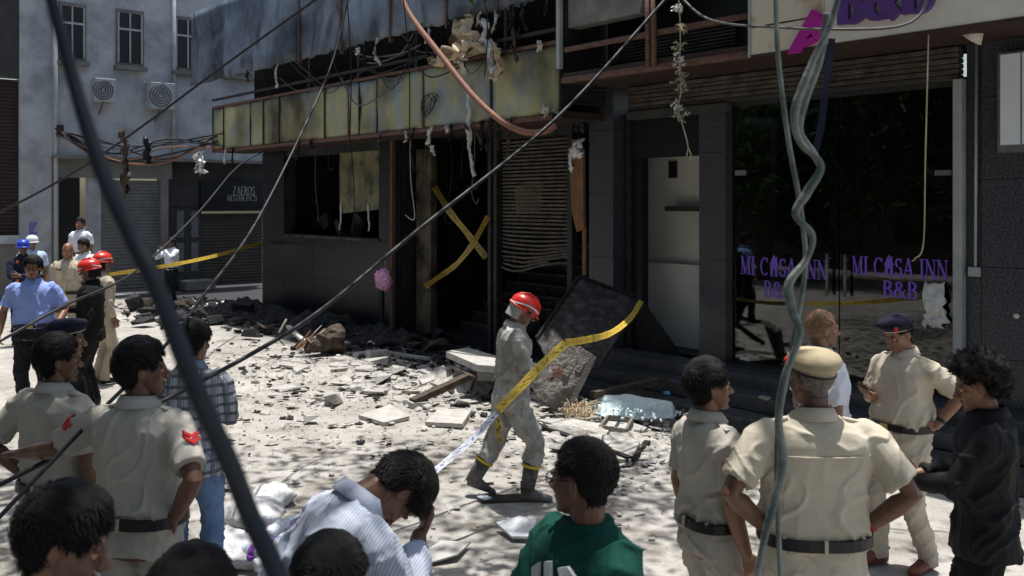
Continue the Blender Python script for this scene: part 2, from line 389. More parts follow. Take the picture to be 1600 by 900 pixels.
# stair entrance: posts, stairs, scorched wall strip
bx('entrance_post', 'rust', burnt, (xp-.035, -.10, 0), (xp+.035, -.02, 3.6), .005)
bx('entrance_post', 'soot_wall', burnt, (X(597)-.05, -.03, 0), (X(597)+.05, .0-.004, 1.0), .005)
for i in range(9):
    s0 = bx('stair_step', 'ash', burnt, (X(655), .9+i*.27, .10+i*.17), (X(758), 3.6, .10+(i+1)*.17-.003))
    bx('nosing', 'slat_metal', s0, (X(655), .89+i*.27, .10+(i+1)*.17-.03), (X(758), .93+i*.27, .10+(i+1)*.17+.004))
bx('side_wall', 'soot_plaster', burnt, (X(632)-.1, .32, .1), (X(650), .45, 3.4))
for q in (769, 778):
    bx('shutter_post', 'dark_metal', burnt, (X(q)-.045, -.06, 0), (X(q)+.035, .06, 3.6), .006)
bx('shutter_post', 'dark_metal', burnt, (X(893)-.05, -.05, 0), (X(893)+.06, .06, 3.6), .006)
# rolling grille shutter, each slat its own piece, the lowest bent and crumpled
gx0, gx1 = X(780)+.04, X(889); zt_, zb_ = 3.5, Z(830, 418)
shut = bx('rolling_shutter', 'dark_metal', burnt, (gx0-.01, .0, 3.42), (gx1+.01, .12, 3.58))
n = 34
for i in range(n):
    z = zt_ - .1 - (zt_-.1-zb_)*(i+.5)/n; t = max(0, (i-22)/12)
    pts = [] 
    for k in range(9):
        u = k/8; x = gx0+(gx1-gx0)*u
        dz = t*(.09*math.sin(u*3.1+i*.13)+.05*noise.noise(Vector((u*4, i*.35, 2)))) ; dy = -t*(.10*math.sin(u*3.14)+.07*noise.noise(Vector((u*3, i*.5, 9))))
        pts.append(Vector((x, .03+dy, z+dz)))
    if i > 30: pts = pts[:9-random.randint(0,2)]
    mb = MB()
    for a, b in zip(pts[:-1], pts[1:]):
        h = .017; mb.slab([a+Vector((0,0,-h)), b+Vector((0,0,-h)), b+Vector((0,0,h)), a+Vector((0,0,h))], .008)
    wmesh('shutter_slat', mb, 'slat_metal', shut)
wmesh('inner_glow_board', MB().slab([onf(805, 290, .5), onf(850, 285, .5), onf(846, 330, .5), onf(808, 335, .5)], .02), 'brown_wood', burnt)
# rail under the band, underside of the balcony
xb0 = X(333, OV); xb1 = X(876, OV)
bx('balcony_underside', 'brown_soffit', burnt, (xb0, OV+.03, 3.56), (xb1, -.02, 3.66))
bx('band_rail', 'rust', burnt, (xb0, OV-.03, 3.55), (xb1, OV+.03, 3.61), .006)
bx('band_rail', 'rust', burnt, (xb0, OV-.025, 4.55), (xb1, OV+.025, 4.60), .006)
ribs = [333, 350, 392, 412, 437, 508, 545, 562, 590, 662, 768, 876]
zs0, zs1 = 3.62, 4.545
for a, b in zip(ribs[:-1], ribs[1:]):
    x0, x1 = X(a, OV)+.02, X(b, OV)-.02
    mb = MB(); nx_, nz_ = max(3, int((x1-x0)/.12)), 8; v = []; sd_ = random.random()*50
    warp = .05 if a in (562, 590) else .018
    for j in range(nz_+1):
        for i in range(nx_+1):
            x = x0+(x1-x0)*i/nx_; z = zs0+(zs1-zs0)*j/nz_
            d = warp*noise.noise(Vector((x*1.6+sd_, z*2.2-x*1.5, 1)))+.006*noise.noise(Vector((x*7, z*7, sd_)))
            zz = z
            if j == nz_: zz += -.05*abs(noise.noise(Vector((x*6, 3, sd_))))
            v.append((x, OV+.012+d, zz))
    f = [(j*(nx_+1)+i, j*(nx_+1)+i+1, (j+1)*(nx_+1)+i+1, (j+1)*(nx_+1)+i) for j in range(nz_) for i in range(nx_)]
    o = wmesh('fascia_panel', mb.add(v, f), 'yellow_panel', burnt, True); sm = o.modifiers.new('thickness', 'SOLIDIFY'); sm.thickness = .012; sm.offset = 1
for a in ribs:
    bx('fascia_rib', 'dark_metal' if a not in (545, 662) else 'rust', burnt, (X(a, OV)-.014, OV-.02, 3.611), (X(a, OV)+.014, OV+.09, 4.549))
# dark open strip above the band with balusters, back wall
bx('upper_wall', 'char', burnt, (BL, -.2, 3.75), (BR, 0, 7.4))
bx('band_top_ledge', 'char', burnt, (xb0, OV+.026, 4.53), (xb1, -.2, 4.59))
for q in (483, 560, 651, 790):
    bx('baluster', 'dark_metal', burnt, (X(q, OV)-.03, OV-.01, 4.601), (X(q, OV)+.03, OV+.05, 5.2))
bx('band_rail', 'dark_metal', burnt, (xb0, OV-.03, 4.72), (xb1, OV+.02, 4.77), .005)
# tilted upper sheets
us = [300, 470, 535, 612, 700, 780, 876]
for a, b in zip(us[:-1], us[1:]):
    x0, x1 = X(a, OV)+.015, X(b, OV)-.015; v = []; nx_, nz_ = 14, 10; s_ = random.random()*50
    for j in range(nz_+1):
        for i in range(nx_+1):
            x = x0+(x1-x0)*i/nx_; z = 5.2+1.7*j/nz_
            zz = z - (.09*abs(noise.noise(Vector((x*3, 1, s_)))) if j == 0 else 0)
            v.append((x, OV-.02+.03*noise.noise(Vector((x*1.3, z*1.4, s_)))-.06*(j == 0)*noise.noise(Vector((x*5, 2, s_))), zz))
    f = [(j*(nx_+1)+i, j*(nx_+1)+i+1, (j+1)*(nx_+1)+i+1, (j+1)*(nx_+1)+i) for j in range(nz_) for i in range(nx_)]
    o = wmesh('cladding_sheet', MB().add(v, f), 'blue_panel', burnt, True); sm = o.modifiers.new('thickness', 'SOLIDIFY'); sm.thickness = .01; sm.offset = 1
    bx('cladding_rib', 'rust', burnt, (x1-.0, OV-.05, 5.1), (x1+.03, OV+.03, 6.9))
bx('parapet', 'soot_wall', burnt, (BL, OV+.1, 6.9), (BR, -.2, 7.3))
bx('corner_post', 'channel_paint', burnt, (X(879, OV)-.035, OV-.09, 4.2), (X(879, OV)+.035, OV-.02, 6.9), .006)
bx('end_wall', 'char', burnt, (xb1+.02, OV+.05, 3.75), (xb1+.08, -.2, 6.9))
# torn insulation hanging over the rail, ragged
def rag(name, m, pts, width, parent, th=.006, seed=1, n=10, crumple=.06):
    pts = smoothpath(pts, 5); mb = MB(); v = []; k = 7
    for i, p in enumerate(pts):
        t = i/(len(pts)-1); wd = width*(.6+.6*abs(noise.noise(Vector((t*5, seed, 0)))))
        side = Vector((1, 0, 0))
        for j in range(k):
            u = j/(k-1)-.5
            q = Vector(p) + side*u*wd + Vector((noise.noise(Vector((u*4, t*6, seed)))*crumple, noise.noise(Vector((u*5+3, t*7, seed)))*crumple, noise.noise(Vector((u*5, t*5+9, seed)))*crumple))
            v.append(q)
    f = [(i*k+j, i*k+j+1, (i+1)*k+j+1, (i+1)*k+j) for i in range(len(pts)-1) for j in range(k-1)]
    mb.add(v, f); o = (wmesh(name, mb, m, parent, True) if parent else mb.build(name, m, None, True))
    sm = o.modifiers.new('thickness', 'SOLIDIFY'); sm.thickness = th; return o
fy = OV-.12
rag('torn_insulation', 'fibre_tan', [onf(725, 30, OV-.03), onf(722, 58, fy), onf(735, 75, fy-.1), onf(705, 88, fy-.12), onf(680, 92, fy)], .75, burnt, .03, 3, crumple=.22)
rag('torn_insulation', 'fibre_tan', [onf(755, 55, OV-.05), onf(768, 72, fy), onf(779, 86, fy), onf(776, 120, fy-.05)], .22, burnt, .015, 4, crumple=.12)
rag('torn_insulation', 'plastic_sheet', [onf(758, 30, fy), onf(757, 55, fy-.05), onf(766, 85, fy), onf(774, 124, fy)], .13, burnt, .006, 5, crumple=.1)
rag('torn_insulation', 'scrap_pale', [onf(712, 94, fy-.1), onf(722, 102, fy-.1), onf(728, 116, fy-.1)], .14, burnt, .008, 6)
for q, y0, y1, s_ in ((731, 130, 218, .07), (843, 65, 80, .12), (852, 165, 182, .12), (867, 172, 176, .07), (559, 75, 85, .16), (634, 205, 220, .05), (698, 198, 206, .10)):
    rag('hanging_scrap', 'scrap_pale' if q != 731 else 'plastic_sheet', [onf(q, y0, OV-.06), onf(q+1, (y0+y1)/2, OV-.09), onf(q, y1, OV-.06)], s_, burnt, .01, q, crumple=.05)
rgs = random.Random(77)
for k in range(34):      # torn strips and melted threads along the lower edges of band and cladding
    q = rgs.uniform(345, 870); top_ = k % 2
    zt_s = 3.6 if top_ else 5.17; L_ = rgs.uniform(.1, .55)*(1 if k % 5 else 1.6); x_ = X(q, OV-.05); y_ = OV-.05-rgs.uniform(0,.05)
    rag('torn_strip', rgs.choice(['char','burnt_wood','cable_grey','scrap_pale','char','char']), [Vector((x_, y_, zt_s+.02)), Vector((x_+rgs.uniform(-.05,.05), y_-.03, zt_s-L_*.5)), Vector((x_+rgs.uniform(-.1,.1), y_, zt_s-L_))], rgs.uniform(.015,.07), burnt, .004, 100+k, crumple=.06)
for k in range(16):      # loose wires draped along the ledge and the dark strip
    q = rgs.uniform(360, 760); y_ = OV-.07; a = Vector((X(q, y_), y_, rgs.uniform(4.5,5.3))); b = Vector((X(q+rgs.uniform(40,130), y_), y_, rgs.uniform(4.4,5.3)))
    wmesh('draped_wire', MB().tube(smoothpath([a, a.lerp(b, .3)-Vector((0,0,rgs.uniform(.1,.5))), a.lerp(b, .75)-Vector((0,0,rgs.uniform(.05,.4))), b], 5), rgs.choice([.006,.009,.013]), 5), rgs.choice(['cable_black','cable_grey','cable_black']), burnt, True)
for k in range(9):       # wires and strips dangling in the window and the stair entrance
    q = rgs.choice([rgs.uniform(450, 590), rgs.uniform(640, 765), rgs.uniform(640, 765)]); L_ = rgs.uniform(.4, 1.5); x_ = X(q, .05)
    wmesh('dangling_wire', MB().tube(smoothpath([Vector((x_, .05, 3.55)), Vector((x_+rgs.uniform(-.1,.1), .03, 3.55-L_*.5)), Vector((x_+rgs.uniform(-.2,.2), .05, 3.55-L_)), Vector((x_+rgs.uniform(-.25,.25), .05, 3.6-L_))], 5), .009, 5), rgs.choice(['cable_grey','cable_black','plastic_sheet']), burnt, True)
for k in range(12):      # burnt fittings inside the room behind the window
    q = rgs.uniform(450, 585); wmesh('burnt_fitting', MB().cbox((0,0,0), (rgs.uniform(.1,.5), .1, rgs.uniform(.05,.5)), Matrix.Translation((X(q, .8), rgs.uniform(.6,1.6), zw0+rgs.uniform(0,.35))) @ Matrix.Rotation(rgs.uniform(-.6,.6), 4, 'Y')), rgs.choice(['char','burnt_wood','soot_plaster','slat_metal']), burnt)
# coil of black wire on the panel
for k in range(5):
    c = onf(667+k*2, 162+k, OV-.05); r1 = .13+.07*random.random()
    mb = MB().tube([c+Vector((r1*math.cos(a), -.02*random.random(), r1*.9*math.sin(a+.3*k))) for a in [i*2*math.pi/18 for i in range(19)]], .007, 5)
    wmesh('wire_coil', mb, 'cable_black', burnt, True)
# scorched timber post with plastic stuck on top, between shutter and granite pillar
mb = MB(); mb.slab([onf(893, 238, -.1), onf(914, 232, -.1), onf(916, 358, -.1), onf(905, 362, -.1), onf(897, 330, -.1)], .05)
wmesh('timber_board', mb, 'brown_wood', burnt)
wmesh('timber_strip', MB().slab([onf(912, 358, -.1), onf(917, 358, -.1), onf(917, 430, -.1), onf(912, 430, -.1)], .03), 'brown_wood', burnt)
rag('melted_plastic', 'plastic_sheet', [onf(903, 218, -.16), onf(902, 232, -.2), onf(903, 246, -.16)], .30, burnt, .01, 11, crumple=.07)
rag('melted_plastic', 'plastic_sheet', [onf(893, 232, -.18), onf(891, 250, -.2), onf(894, 270, -.16)], .08, burnt, .01, 12, crumple=.04)
rag('melted_plastic', 'navy_strap', [onf(910, 160, -.25), onf(906, 185, -.3), onf(904, 205, -.25)], .2, burnt, .02, 13, crumple=.1)
for k in range(9):     # ripped cables and laths spilling out under the balcony corner
    a = onf(885+random.uniform(0,20), 125+random.uniform(0,20), -.45); b = onf(895+random.uniform(-10,70), 130+random.uniform(-5,25), -.2)
    wmesh('ripped_cable', MB().tube(smoothpath([a, (a+b)/2+Vector((0,-.1,-.12*random.random())), b], 4), .012, 5), 'cable_black' if k % 3 else 'rust', burnt, True)

# ================================================================ GUEST HOUSE BUILDING
gh = thing('guest_house_building', 'guest house with dark granite tiles, glass doors and cream sign band', 'building', (3, 0, 0))
GO = -1.04; ZS = 4.0; ZF = 0.47
gr = X(1600)+2.2
# left pillar
px0, px1 = X(920, -.12), X(958, -.12)
bx('pillar_core', 'soot_wall', gh, (px0+.02, -.10, 0), (px1-.02, .6, ZS))
zj = [0.0, Z(940, 640, -.12)*0+.55, Z(940, 402, -.12), Z(940, 303, -.12), Z(940, 204, -.12), ZS]
zj = sorted(set([round(z, 3) for z in zj]))
tiles(gh, 'granite_tile', 'granite_grey', [px0, px1], zj, -.12)
tiles(gh, 'granite_tile', 'granite_grey', [-.12, .18], zj, px1, axis='x')
bx('jamb_strip', 'dark_metal', gh, (X(977, .1), .08, .3), (X(986, .1), .14, 3.65), .004)
# entrance opening: dark granite lintel, recess, white interior
xe0, xe1 = X(1000, .12), X(1090, .12); xk0, xk1 = X(1092), X(1137)
zl = Z(1045, 246, .12)
tiles(gh, 'granite_tile', 'granite', [X(986, .1), xk0], [zl, 3.62], .10)
bx('side_light', 'granite', gh, (X(986, .12), .14, ZF), (xe0, .20, zl))
tiles(gh, 'granite_tile', 'granite_grey', [xk0, xk1], [ZF-.1, Z(1115, 405), Z(1115, 238), 3.62], 0)
tiles(gh, 'granite_tile', 'granite', [0, .22], [ZF-.1, Z(1115, 405), Z(1115, 238), 3.62], xk1, axis='x')
bx('pillar_core', 'soot_wall', gh, (xk0+.02, .02, 0), (xk1-.02, .6, 3.62))
bx('interior_wall', 'interior_white', gh, (xe0-.9, .75, ZF), (xk1+.1, .85, 3.4))
bx('interior_wall', 'interior_white', gh, (xe0-.95, .22, ZF), (xe0-.85, .75, 3.4))
bx('interior_partition', 'interior_white', gh, (X(1006,.62), .60, ZF), (xk1+.1, .66, Z(1050,412,.62)))
bx('interior_ledge', 'dark_metal', gh, (X(1046,.6), .50, Z(1070,330,.6)), (xk1+.1, .74, Z(1070,322,.6)))
bx('wall_picture', 'dark_metal', gh, (X(1046,.74), .72, Z(1050,278,.74)), (X(1058,.74), .745, Z(1050,252,.74)))
bx('interior_ceiling', 'interior_white', gh, (xe0-.95, .22, 3.4), (xk1+.1, .85, 3.5))
wmesh('fallen_board', MB().slab([onf(1000, 462, .12), onf(1092, 592, .12), onf(1000, 592, .12)], .03), 'char', gh)
# lobby behind the glass
gx0, gx1 = X(1143), X(1494)
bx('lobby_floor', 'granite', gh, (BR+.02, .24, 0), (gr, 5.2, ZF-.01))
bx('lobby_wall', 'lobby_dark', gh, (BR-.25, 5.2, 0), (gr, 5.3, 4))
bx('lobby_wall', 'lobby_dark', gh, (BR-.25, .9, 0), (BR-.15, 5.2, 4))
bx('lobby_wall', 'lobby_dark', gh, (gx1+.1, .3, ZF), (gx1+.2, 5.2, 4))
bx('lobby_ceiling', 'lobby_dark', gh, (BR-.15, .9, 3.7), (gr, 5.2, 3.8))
bx('reception_desk', 'burnt_wood', gh, (gx0+1.2, 3.0, ZF), (gx0+3.2, 3.6, ZF+1.0), .01)
bx('reception_desk', 'dull_plaster', gh, (gx1-.7, 2.2, ZF), (gx1-.1, 2.5, ZF+1.7), .01)
bx('lobby_screen', 'interior_white', gh, (gx0+.15, 3.4, ZF+.1), (gx0+.95, 3.5, ZF+1.9))
# glass doors
xm = (X(1296)+X(1324))/2
for k, (a, b) in enumerate(((gx0+.03, xm-.008), (xm+.008, gx1-.02))):
    d = bx('glass_door', 'door_glass', gh, (a, .02, ZF+.02), (b, .034, 3.60))
    hx = X(1296) if k == 0 else X(1324)
    hd = MB().tube([(hx, -.05, Z(1310, 462)), (hx, -.05, Z(1310, 397))], .016, 10)
    for z in (Z(1310, 455), Z(1310, 404)): hd.tube([(hx, -.05, z), (hx, .02, z)], .009, 8)
    wmesh('handle', hd, 'frame_alu', d, True)
    bx('patch_fitting', 'frame_alu', d, (a+.02 if k == 0 else b-.20, .0, Z(1160 if k == 0 else 1470, 274)), (a+.18 if k == 0 else b-.03, .016, Z(1160 if k == 0 else 1470, 266)))
    bx('bottom_rail', 'dark_metal', d, (a, .012, ZF-.03), (b, .045, ZF+.05))
bx('door_head', 'dark_metal', gh, (gx0-.06, .0, 3.6), (gx1+.02, .07, 3.66))
bx('door_jamb', 'sign_black', gh, (gx0-.08, -.01, ZF-.03), (gx0+.02, .08, 3.6))
bx('shutter_channel', 'channel_paint', gh, (X(1495), -.09, .12), (X(1509), .03, 3.66), .006)
# shutter box: stacked ribs
for i in range(6):
    z0 = 3.66+i*.055; bx('shutter_box_rib', 'slat_metal' if i else 'dull_plaster', gh, (X(986), -.06-.012*(i % 2), z0), (gx1+.05, .06, z0+.050), .008)
bx('header_beam', 'dull_plaster', gh, (X(986), -.10, 3.55), (X(1143), .06, 3.655), .006)
# granite right wall with tiles
bx('wall_core', 'soot_wall', gh, (X(1509), .03, 0), (gr, .3, ZS))
zj2 = [0.0, Z(1560, 560), Z(1560, 418), Z(1560, 280), Z(1560, 150), ZS]
tiles(gh, 'granite_tile', 'granite_grey', [X(1510), X(1534)], zj2, 0)
tiles(gh, 'granite_tile', 'granite_grey', [X(1535), X(1535)+.95, X(1535)+1.9, X(1535)+2.6], zj2, -.02)
wmesh('wall_stud', MB().ell(onf(1588, 494, -.03), (.03,.012,.025)), 'cream_plain', gh, True)
wmesh('conduit', MB().tube([onf(1526, 60, -.03), onf(1524, 418, -.03)], .014, 8), 'channel_paint', gh, True)
bx('switch_box', 'channel_paint', gh, (X(1514,-.03), -.06, Z(1522,432,-.03)), (X(1532,-.03), -.01, Z(1522,417,-.03)), .006)
lb = bx('light_box', 'frame_alu', gh, (X(1558, -.14), -.14, Z(1580, 238, -.14)), (X(1558, -.14)+.75, -.01, Z(1580, 80, -.14)), .005)
bx('light_box_face', 'lightbox', lb, (X(1563, -.15), -.152, Z(1580, 226, -.15)), (X(1594, -.15), -.142, Z(1580, 84, -.15)))
bx('light_box_face', 'lightbox', lb, (X(1597, -.15), -.152, Z(1580, 226, -.15)), (X(1597, -.15)+.33, -.142, Z(1580, 84, -.15)))
wmesh('flood_lamp', MB().tube([onf(1530, 45, -.5), onf(1518, 62, -.5)], [.05,.10], 10).tube([onf(1532, 40, -.5), onf(1534, 28, -.5)], .02, 6), 'cream_plain', gh, True)
# overhang, sign band and its letters
xs0 = X(1175, GO)
bx('overhang_underside', 'brown_soffit', gh, (BR+.1, GO+.03, ZS), (gr, .6, ZS+.12))
def signpanel(x0, x1, z0, z1, m): return bx('sign_panel', m, gh, (x0, GO-.02, z0), (x1, GO+.03, z1), .004)
zz1 = Z(1175, 45, GO)
signpanel(xs0, X(1290, GO), ZS+.0, zz1, 'cream_sign'); signpanel(X(1290, GO)+.004, gr, ZS, zz1+.9, 'cream_plain')
signpanel(xs0, X(1290, GO), zz1+.02, zz1+.9, 'cream_sign')
bx('sign_edge', 'channel_paint', gh, (xs0-.03, GO-.03, ZS-.02), (xs0, GO+.05, ZS+1.3))
bx('slab_edge', 'brown_soffit', gh, (xs0, GO-.03, ZS-.03), (gr, GO+.02, ZS-.003))
# roof mass above the sign so that the sun stays off the front
bx('upper_wall', 'concrete_grey', gh, (BR+.1, -.2, ZS+.12), (gr, 0, 7.2))
bx('upper_slab', 'concrete_grey', gh, (BR+.1, GO+.02, ZS+1.3), (gr, -.2, ZS+1.5))
# open balcony strip left of the sign: pipe rails, posts, louvres, rough concrete above
yb = GO+.05
xr0, xr1 = X(886, yb), X(1172, yb)
wmesh('pipe_rail', MB().tube([onf(884, 78, yb), onf(1172, 24, yb)], .035, 8), 'rust', gh, True)
wmesh('pipe_rail', MB().tube([onf(880, 126, yb), onf(1172, 84, yb)], .045, 8), 'rust', gh, True)
for q in (1012, 1021): wmesh('rail_post', MB().tube([onf(q, -20, yb-.06), onf(q+1, 103, yb-.06)], .033, 8), 'rust', gh, True)
wmesh('concrete_parapet', MB().slab([onf(888, 44, yb+.15), onf(1000, 20, yb+.15), onf(1012, -60, yb+.15), onf(888, -60, yb+.15)], .2), 'concrete_grey', gh)
for i in range(12):
    z = Z(1010, 106-i*5, -.3); bx('louvre_slat', 'slat_metal', gh, (X(960, -.3), -.32, z), (X(1150, -.3), -.28, z+.018))
bx('louvre_back', 'sign_black', gh, (xr0, -.24, ZS+.125), (xr1, -.201, 6))
# entrance steps
stepx0, stepx1 = X(975), gr
for i, (yo, z0, z1) in enumerate(((-.42, .32, ZF-.01), (-.78, .16, .315), (-1.14, 0, .155))):
    st = bx('entrance_step', 'step_stone', gh, (stepx0, yo, z0 if i else 0), (stepx1, (.02 if i == 0 else (-.42, -.78)[i-1]), z1), .006)
    if i == 0: bx('threshold', 'granite_grey', st, (gx0-.05, -.10, ZF-.008), (gx1, .012, ZF+.012))

# ---- lettering made of strokes with serifs
def stroke_text(txt, hgt, serif=True, wt=.17):
    """returns list of (polygons in 2d) for the string, left aligned, advance included"""
    polys = []; x = 0
    def bar(x0, y0, x1, y1, w):
        d = Vector((x1-x0, y1-y0)); n_ = Vector((-d.y, d.x)).normalized()*w/2
        polys.append([(x0-n_.x, y0-n_.y), (x1-n_.x, y1-n_.y), (x1+n_.x, y1+n_.y), (x0+n_.x, y0+n_.y)])
    def ser(cx, y, w=.34):
        if serif: polys.append([(cx-w/2, y-.022), (cx+w/2, y-.022), (cx+w/2, y+.022), (cx-w/2, y+.022)])
    def arc(cx, cy, rx, ry, a0, a1, wf, n_=14):
        for i in range(n_):
            t0 = R(a0+(a1-a0)*i/n_); t1 = R(a0+(a1-a0)*(i+1)/n_)
            def w_(t): return wf*(.35+.65*abs(math.cos(t)))
            p = lambda t, s: (cx+(rx+s*w_(t)/2)*math.cos(t), cy+(ry+s*w_(t)/2)*math.sin(t))
            polys.append([p(t0, -1), p(t1, -1), p(t1, 1), p(t0, 1)])
    th = wt*.45
    for c in txt:
        if c == ' ': x += .45; continue
        if c == 'M':
            bar(x+.12,0,x+.12,1,th); bar(x+.14,1,x+.47,.05,wt); bar(x+.47,.05,x+.80,1,th); bar(x+.82,0,x+.82,1,wt); ser(x+.12,.02); ser(x+.82,.02); ser(x+.1,.98,.25); ser(x+.84,.98,.25); x += 1.04
        elif c == 'I': bar(x+.2,0,x+.2,1,wt); ser(x+.2,.02,.4); ser(x+.2,.98,.4); x += .46
        elif c == 'C': arc(x+.42,.5,.34,.46,45,315,wt); bar(x+.70,.72,x+.70,.97,th); x += .86
        elif c == 'S':
            arc(x+.32,.74,.22,.21,20,250,wt); arc(x+.32,.27,.24,.23,-160,80,wt); bar(x+.53,.74,x+.53,.97,th); bar(x+.08,.05,x+.08,.27,th); x += .68
        elif c == 'A': bar(x+.10,0,x+.44,1,th); bar(x+.44,1,x+.78,0,wt); bar(x+.22,.36,x+.64,.36,th); ser(x+.10,.02); ser(x+.78,.02); x += .92
        elif c == 'N': bar(x+.14,0,x+.14,1,th); bar(x+.14,1,x+.74,.02,wt); bar(x+.74,0,x+.74,1,th); ser(x+.14,.02); ser(x+.08,.98,.22); ser(x+.74,.98); x += .94
        elif c == 'B': bar(x+.16,0,x+.16,1,wt); arc(x+.30,.75,.26,.21,-90,90,wt); arc(x+.32,.27,.30,.24,-90,90,wt); bar(x+.16,.975,x+.32,.975,.07); bar(x+.16,.51,x+.34,.51,.06); bar(x+.16,.03,x+.34,.03,.07); x += .78
        elif c == '&': arc(x+.36,.75,.17,.19,0,360,wt*.9); arc(x+.34,.27,.27,.24,60,360,wt); bar(x+.26,.62,x+.78,.0,wt); bar(x+.56,.20,x+.80,.52,th); x += .92
        elif c == 'Z': bar(x+.06,.95,x+.62,.95,th); bar(x+.60,.95,x+.08,.05,wt); bar(x+.06,.05,x+.64,.05,th); x += .74
        elif c == 'E': bar(x+.12,0,x+.12,1,wt); bar(x+.12,.96,x+.54,.96,th); bar(x+.12,.5,x+.46,.5,th); bar(x+.12,.04,x+.56,.04,th); x += .66
        elif c == 'R': bar(x+.12,0,x+.12,1,wt); arc(x+.28,.74,.24,.22,-90,90,wt); bar(x+.12,.96,x+.30,.96,th); bar(x+.12,.5,x+.30,.5,th); bar(x+.30,.5,x+.62,0,wt); x += .72
        elif c == 'O': arc(x+.40,.5,.32,.46,0,360,wt); x += .84
        elif c == 'T': bar(x+.30,0,x+.30,1,wt); bar(x+.02,.95,x+.58,.95,th); x += .64
        elif c == 'H': bar(x+.12,0,x+.12,1,wt); bar(x+.62,0,x+.62,1,wt); bar(x+.12,.5,x+.62,.5,th); x += .78
        elif c == '^':   # little house standing in for the letter A
            polys.append([(x+.02,.60),(x+.46,1.18),(x+.90,.60)]); polys.append([(x+.12,0),(x+.36,0),(x+.36,.60),(x+.12,.60)]); polys.append([(x+.56,0),(x+.80,0),(x+.80,.60),(x+.56,.60)])
            polys.append([(x+.36,.42),(x+.56,.42),(x+.56,.60),(x+.36,.60)]); polys.append([(x+.64,.8),(x+.76,.8),(x+.76,1.08),(x+.64,1.08)]); x += .96
    return [[(a*hgt, b*hgt) for a, b in p] for p in polys], x*hgt
def letters(name, txt, hgt, org, width, m, parent, th=.003, axis='y', serif=True, wt=.17):
    P, wd = stroke_text(txt, hgt, serif, wt); sx = width/wd; mb = MB(); org = Vector(org)
    for i, p in enumerate(P):
        e = th*.02*(i % 7)
        if axis == 'y': pts = [org+Vector((a*sx, -e, b)) for a, b in p]; nn = Vector((0,-1,0))
        else: pts = [org+Vector((e, a*sx, b)) for a, b in p]; nn = Vector((1,0,0))
        ar = (pts[1]-pts[0]).cross(pts[2]-pts[1]).dot(nn)
        if ar < 0: pts = pts[::-1]
        mb.slab(pts, th, nn)
    return wmesh(name, mb, m, parent)
doors = [o for o in gh.children if o.name.startswith('glass_door')]
for k, (pa, pb, pc) in enumerate(((1156, 1292, 1213), (1330, 1481, 1404))):
    xa, xb = X(pa), X(pb); hgt = Z(pa+50, 402)-Z(pa+50, 431)
    letters('door_lettering', 'MI C^SA INN', hgt, (xa, .017, Z((pa+pb)/2, 433)), xb-xa, 'glass_print', doors[k], .003)
    letters('door_lettering', 'B&B', hgt*.9, (X(pc)-.19, .017, Z(pc, 466)), .40, 'glass_print', doors[k], .003)
    bx('door_sticker', 'interior_white', doors[k], (X(1155 if k == 0 else 1440), .016, ZF+.07), (X(1170 if k == 0 else 1455), .019, ZF+.11))
# crumpled film stuck on the right door
rag('torn_film', 'bag_plastic', [onf(1462, 442, -.0), onf(1460, 470, -.03), onf(1463, 495, -.02), onf(1460, 512, 0)], .33, gh, .004, 21, crumple=.06)
# raised letters on the sign: B & B, the upper part runs out of the picture
letters('sign_letter', 'B&B', .42, (X(1308, GO-.06), GO-.07, Z(1330, 38, GO)), X(1455, GO)-X(1305, GO), 'purple', gh, .06, wt=.30, serif=False)
a, b, c = onf(1229, 84, GO-.08), onf(1273, 65, GO-.08), onf(1268, 14, GO-.08)
mb = MB(); mb.slab([a, a+Vector((.14,0,.0)), onf(1282, 22, GO-.08), c], .06, Vector((0,-1,0))); mb.slab([a+Vector((.02,-.004,.0)), b, b+Vector((0,0,.06)), a+Vector((.1,-.004,.08))], .06, Vector((0,-1,0)))
mb.slab([onf(1266, 24, GO-.083), onf(1262, 48, GO-.083), onf(1276, 63, GO-.083), onf(1282, 24, GO-.083)], .05, Vector((0,-1,0)))
wmesh('sign_logo', mb, 'magenta', gh)

# ================================================================ CORNER BUILDING closing the street on the left (front on x = LX)
LX = -17.0
lb_ = thing('corner_building', 'pale plaster corner building with shuttered shops and dark doorway', 'building', (-18, -3, 0))
def lbox(name, m, pxa, pxb, za, zb, x0=0.0, x1=.25, bev=0):
    y0, y1 = sorted((SY(pxa, LX), SY(pxb, LX))); return bx(name, m, lb_, (LX-x1, y0, za), (LX+x0, y1, zb), bev)
zc = SZ(160, 245, LX)
lbox('wall', 'pale_plaster', 30, 80, 0, 9, .02); lbox('wall', 'grey_plaster', 80, 92, 0, zc, .0); lbox('wall', 'pale_plaster', 138, 158, 0, zc-.4, 0)
lbox('wall', 'grey_plaster', 80, 268, zc-.55, zc, .05); lbox('wall', 'grey_plaster', 250, 262, 0, zc-.55, .06)
lbox('wall', 'pale_plaster', 80, 420, zc, 9, .12)
lbox('wall', 'dull_plaster', 262, 420, zc-1.3, zc, -.3, .5); lbox('wall', 'dull_plaster', 262, 322, 0, zc-1.3, -.35, .5)
lbox('canopy_edge', 'grey_plaster', 80, 420, zc-.08, zc+.0-.004, .30, .0)
lbox('doorway_back', 'sign_black', 88, 142, 0, zc-.4, -1.0, 1.2)
lbox('doorway_floor', 'grey_plaster', 88, 142, 0, .30, .35, 1.0)
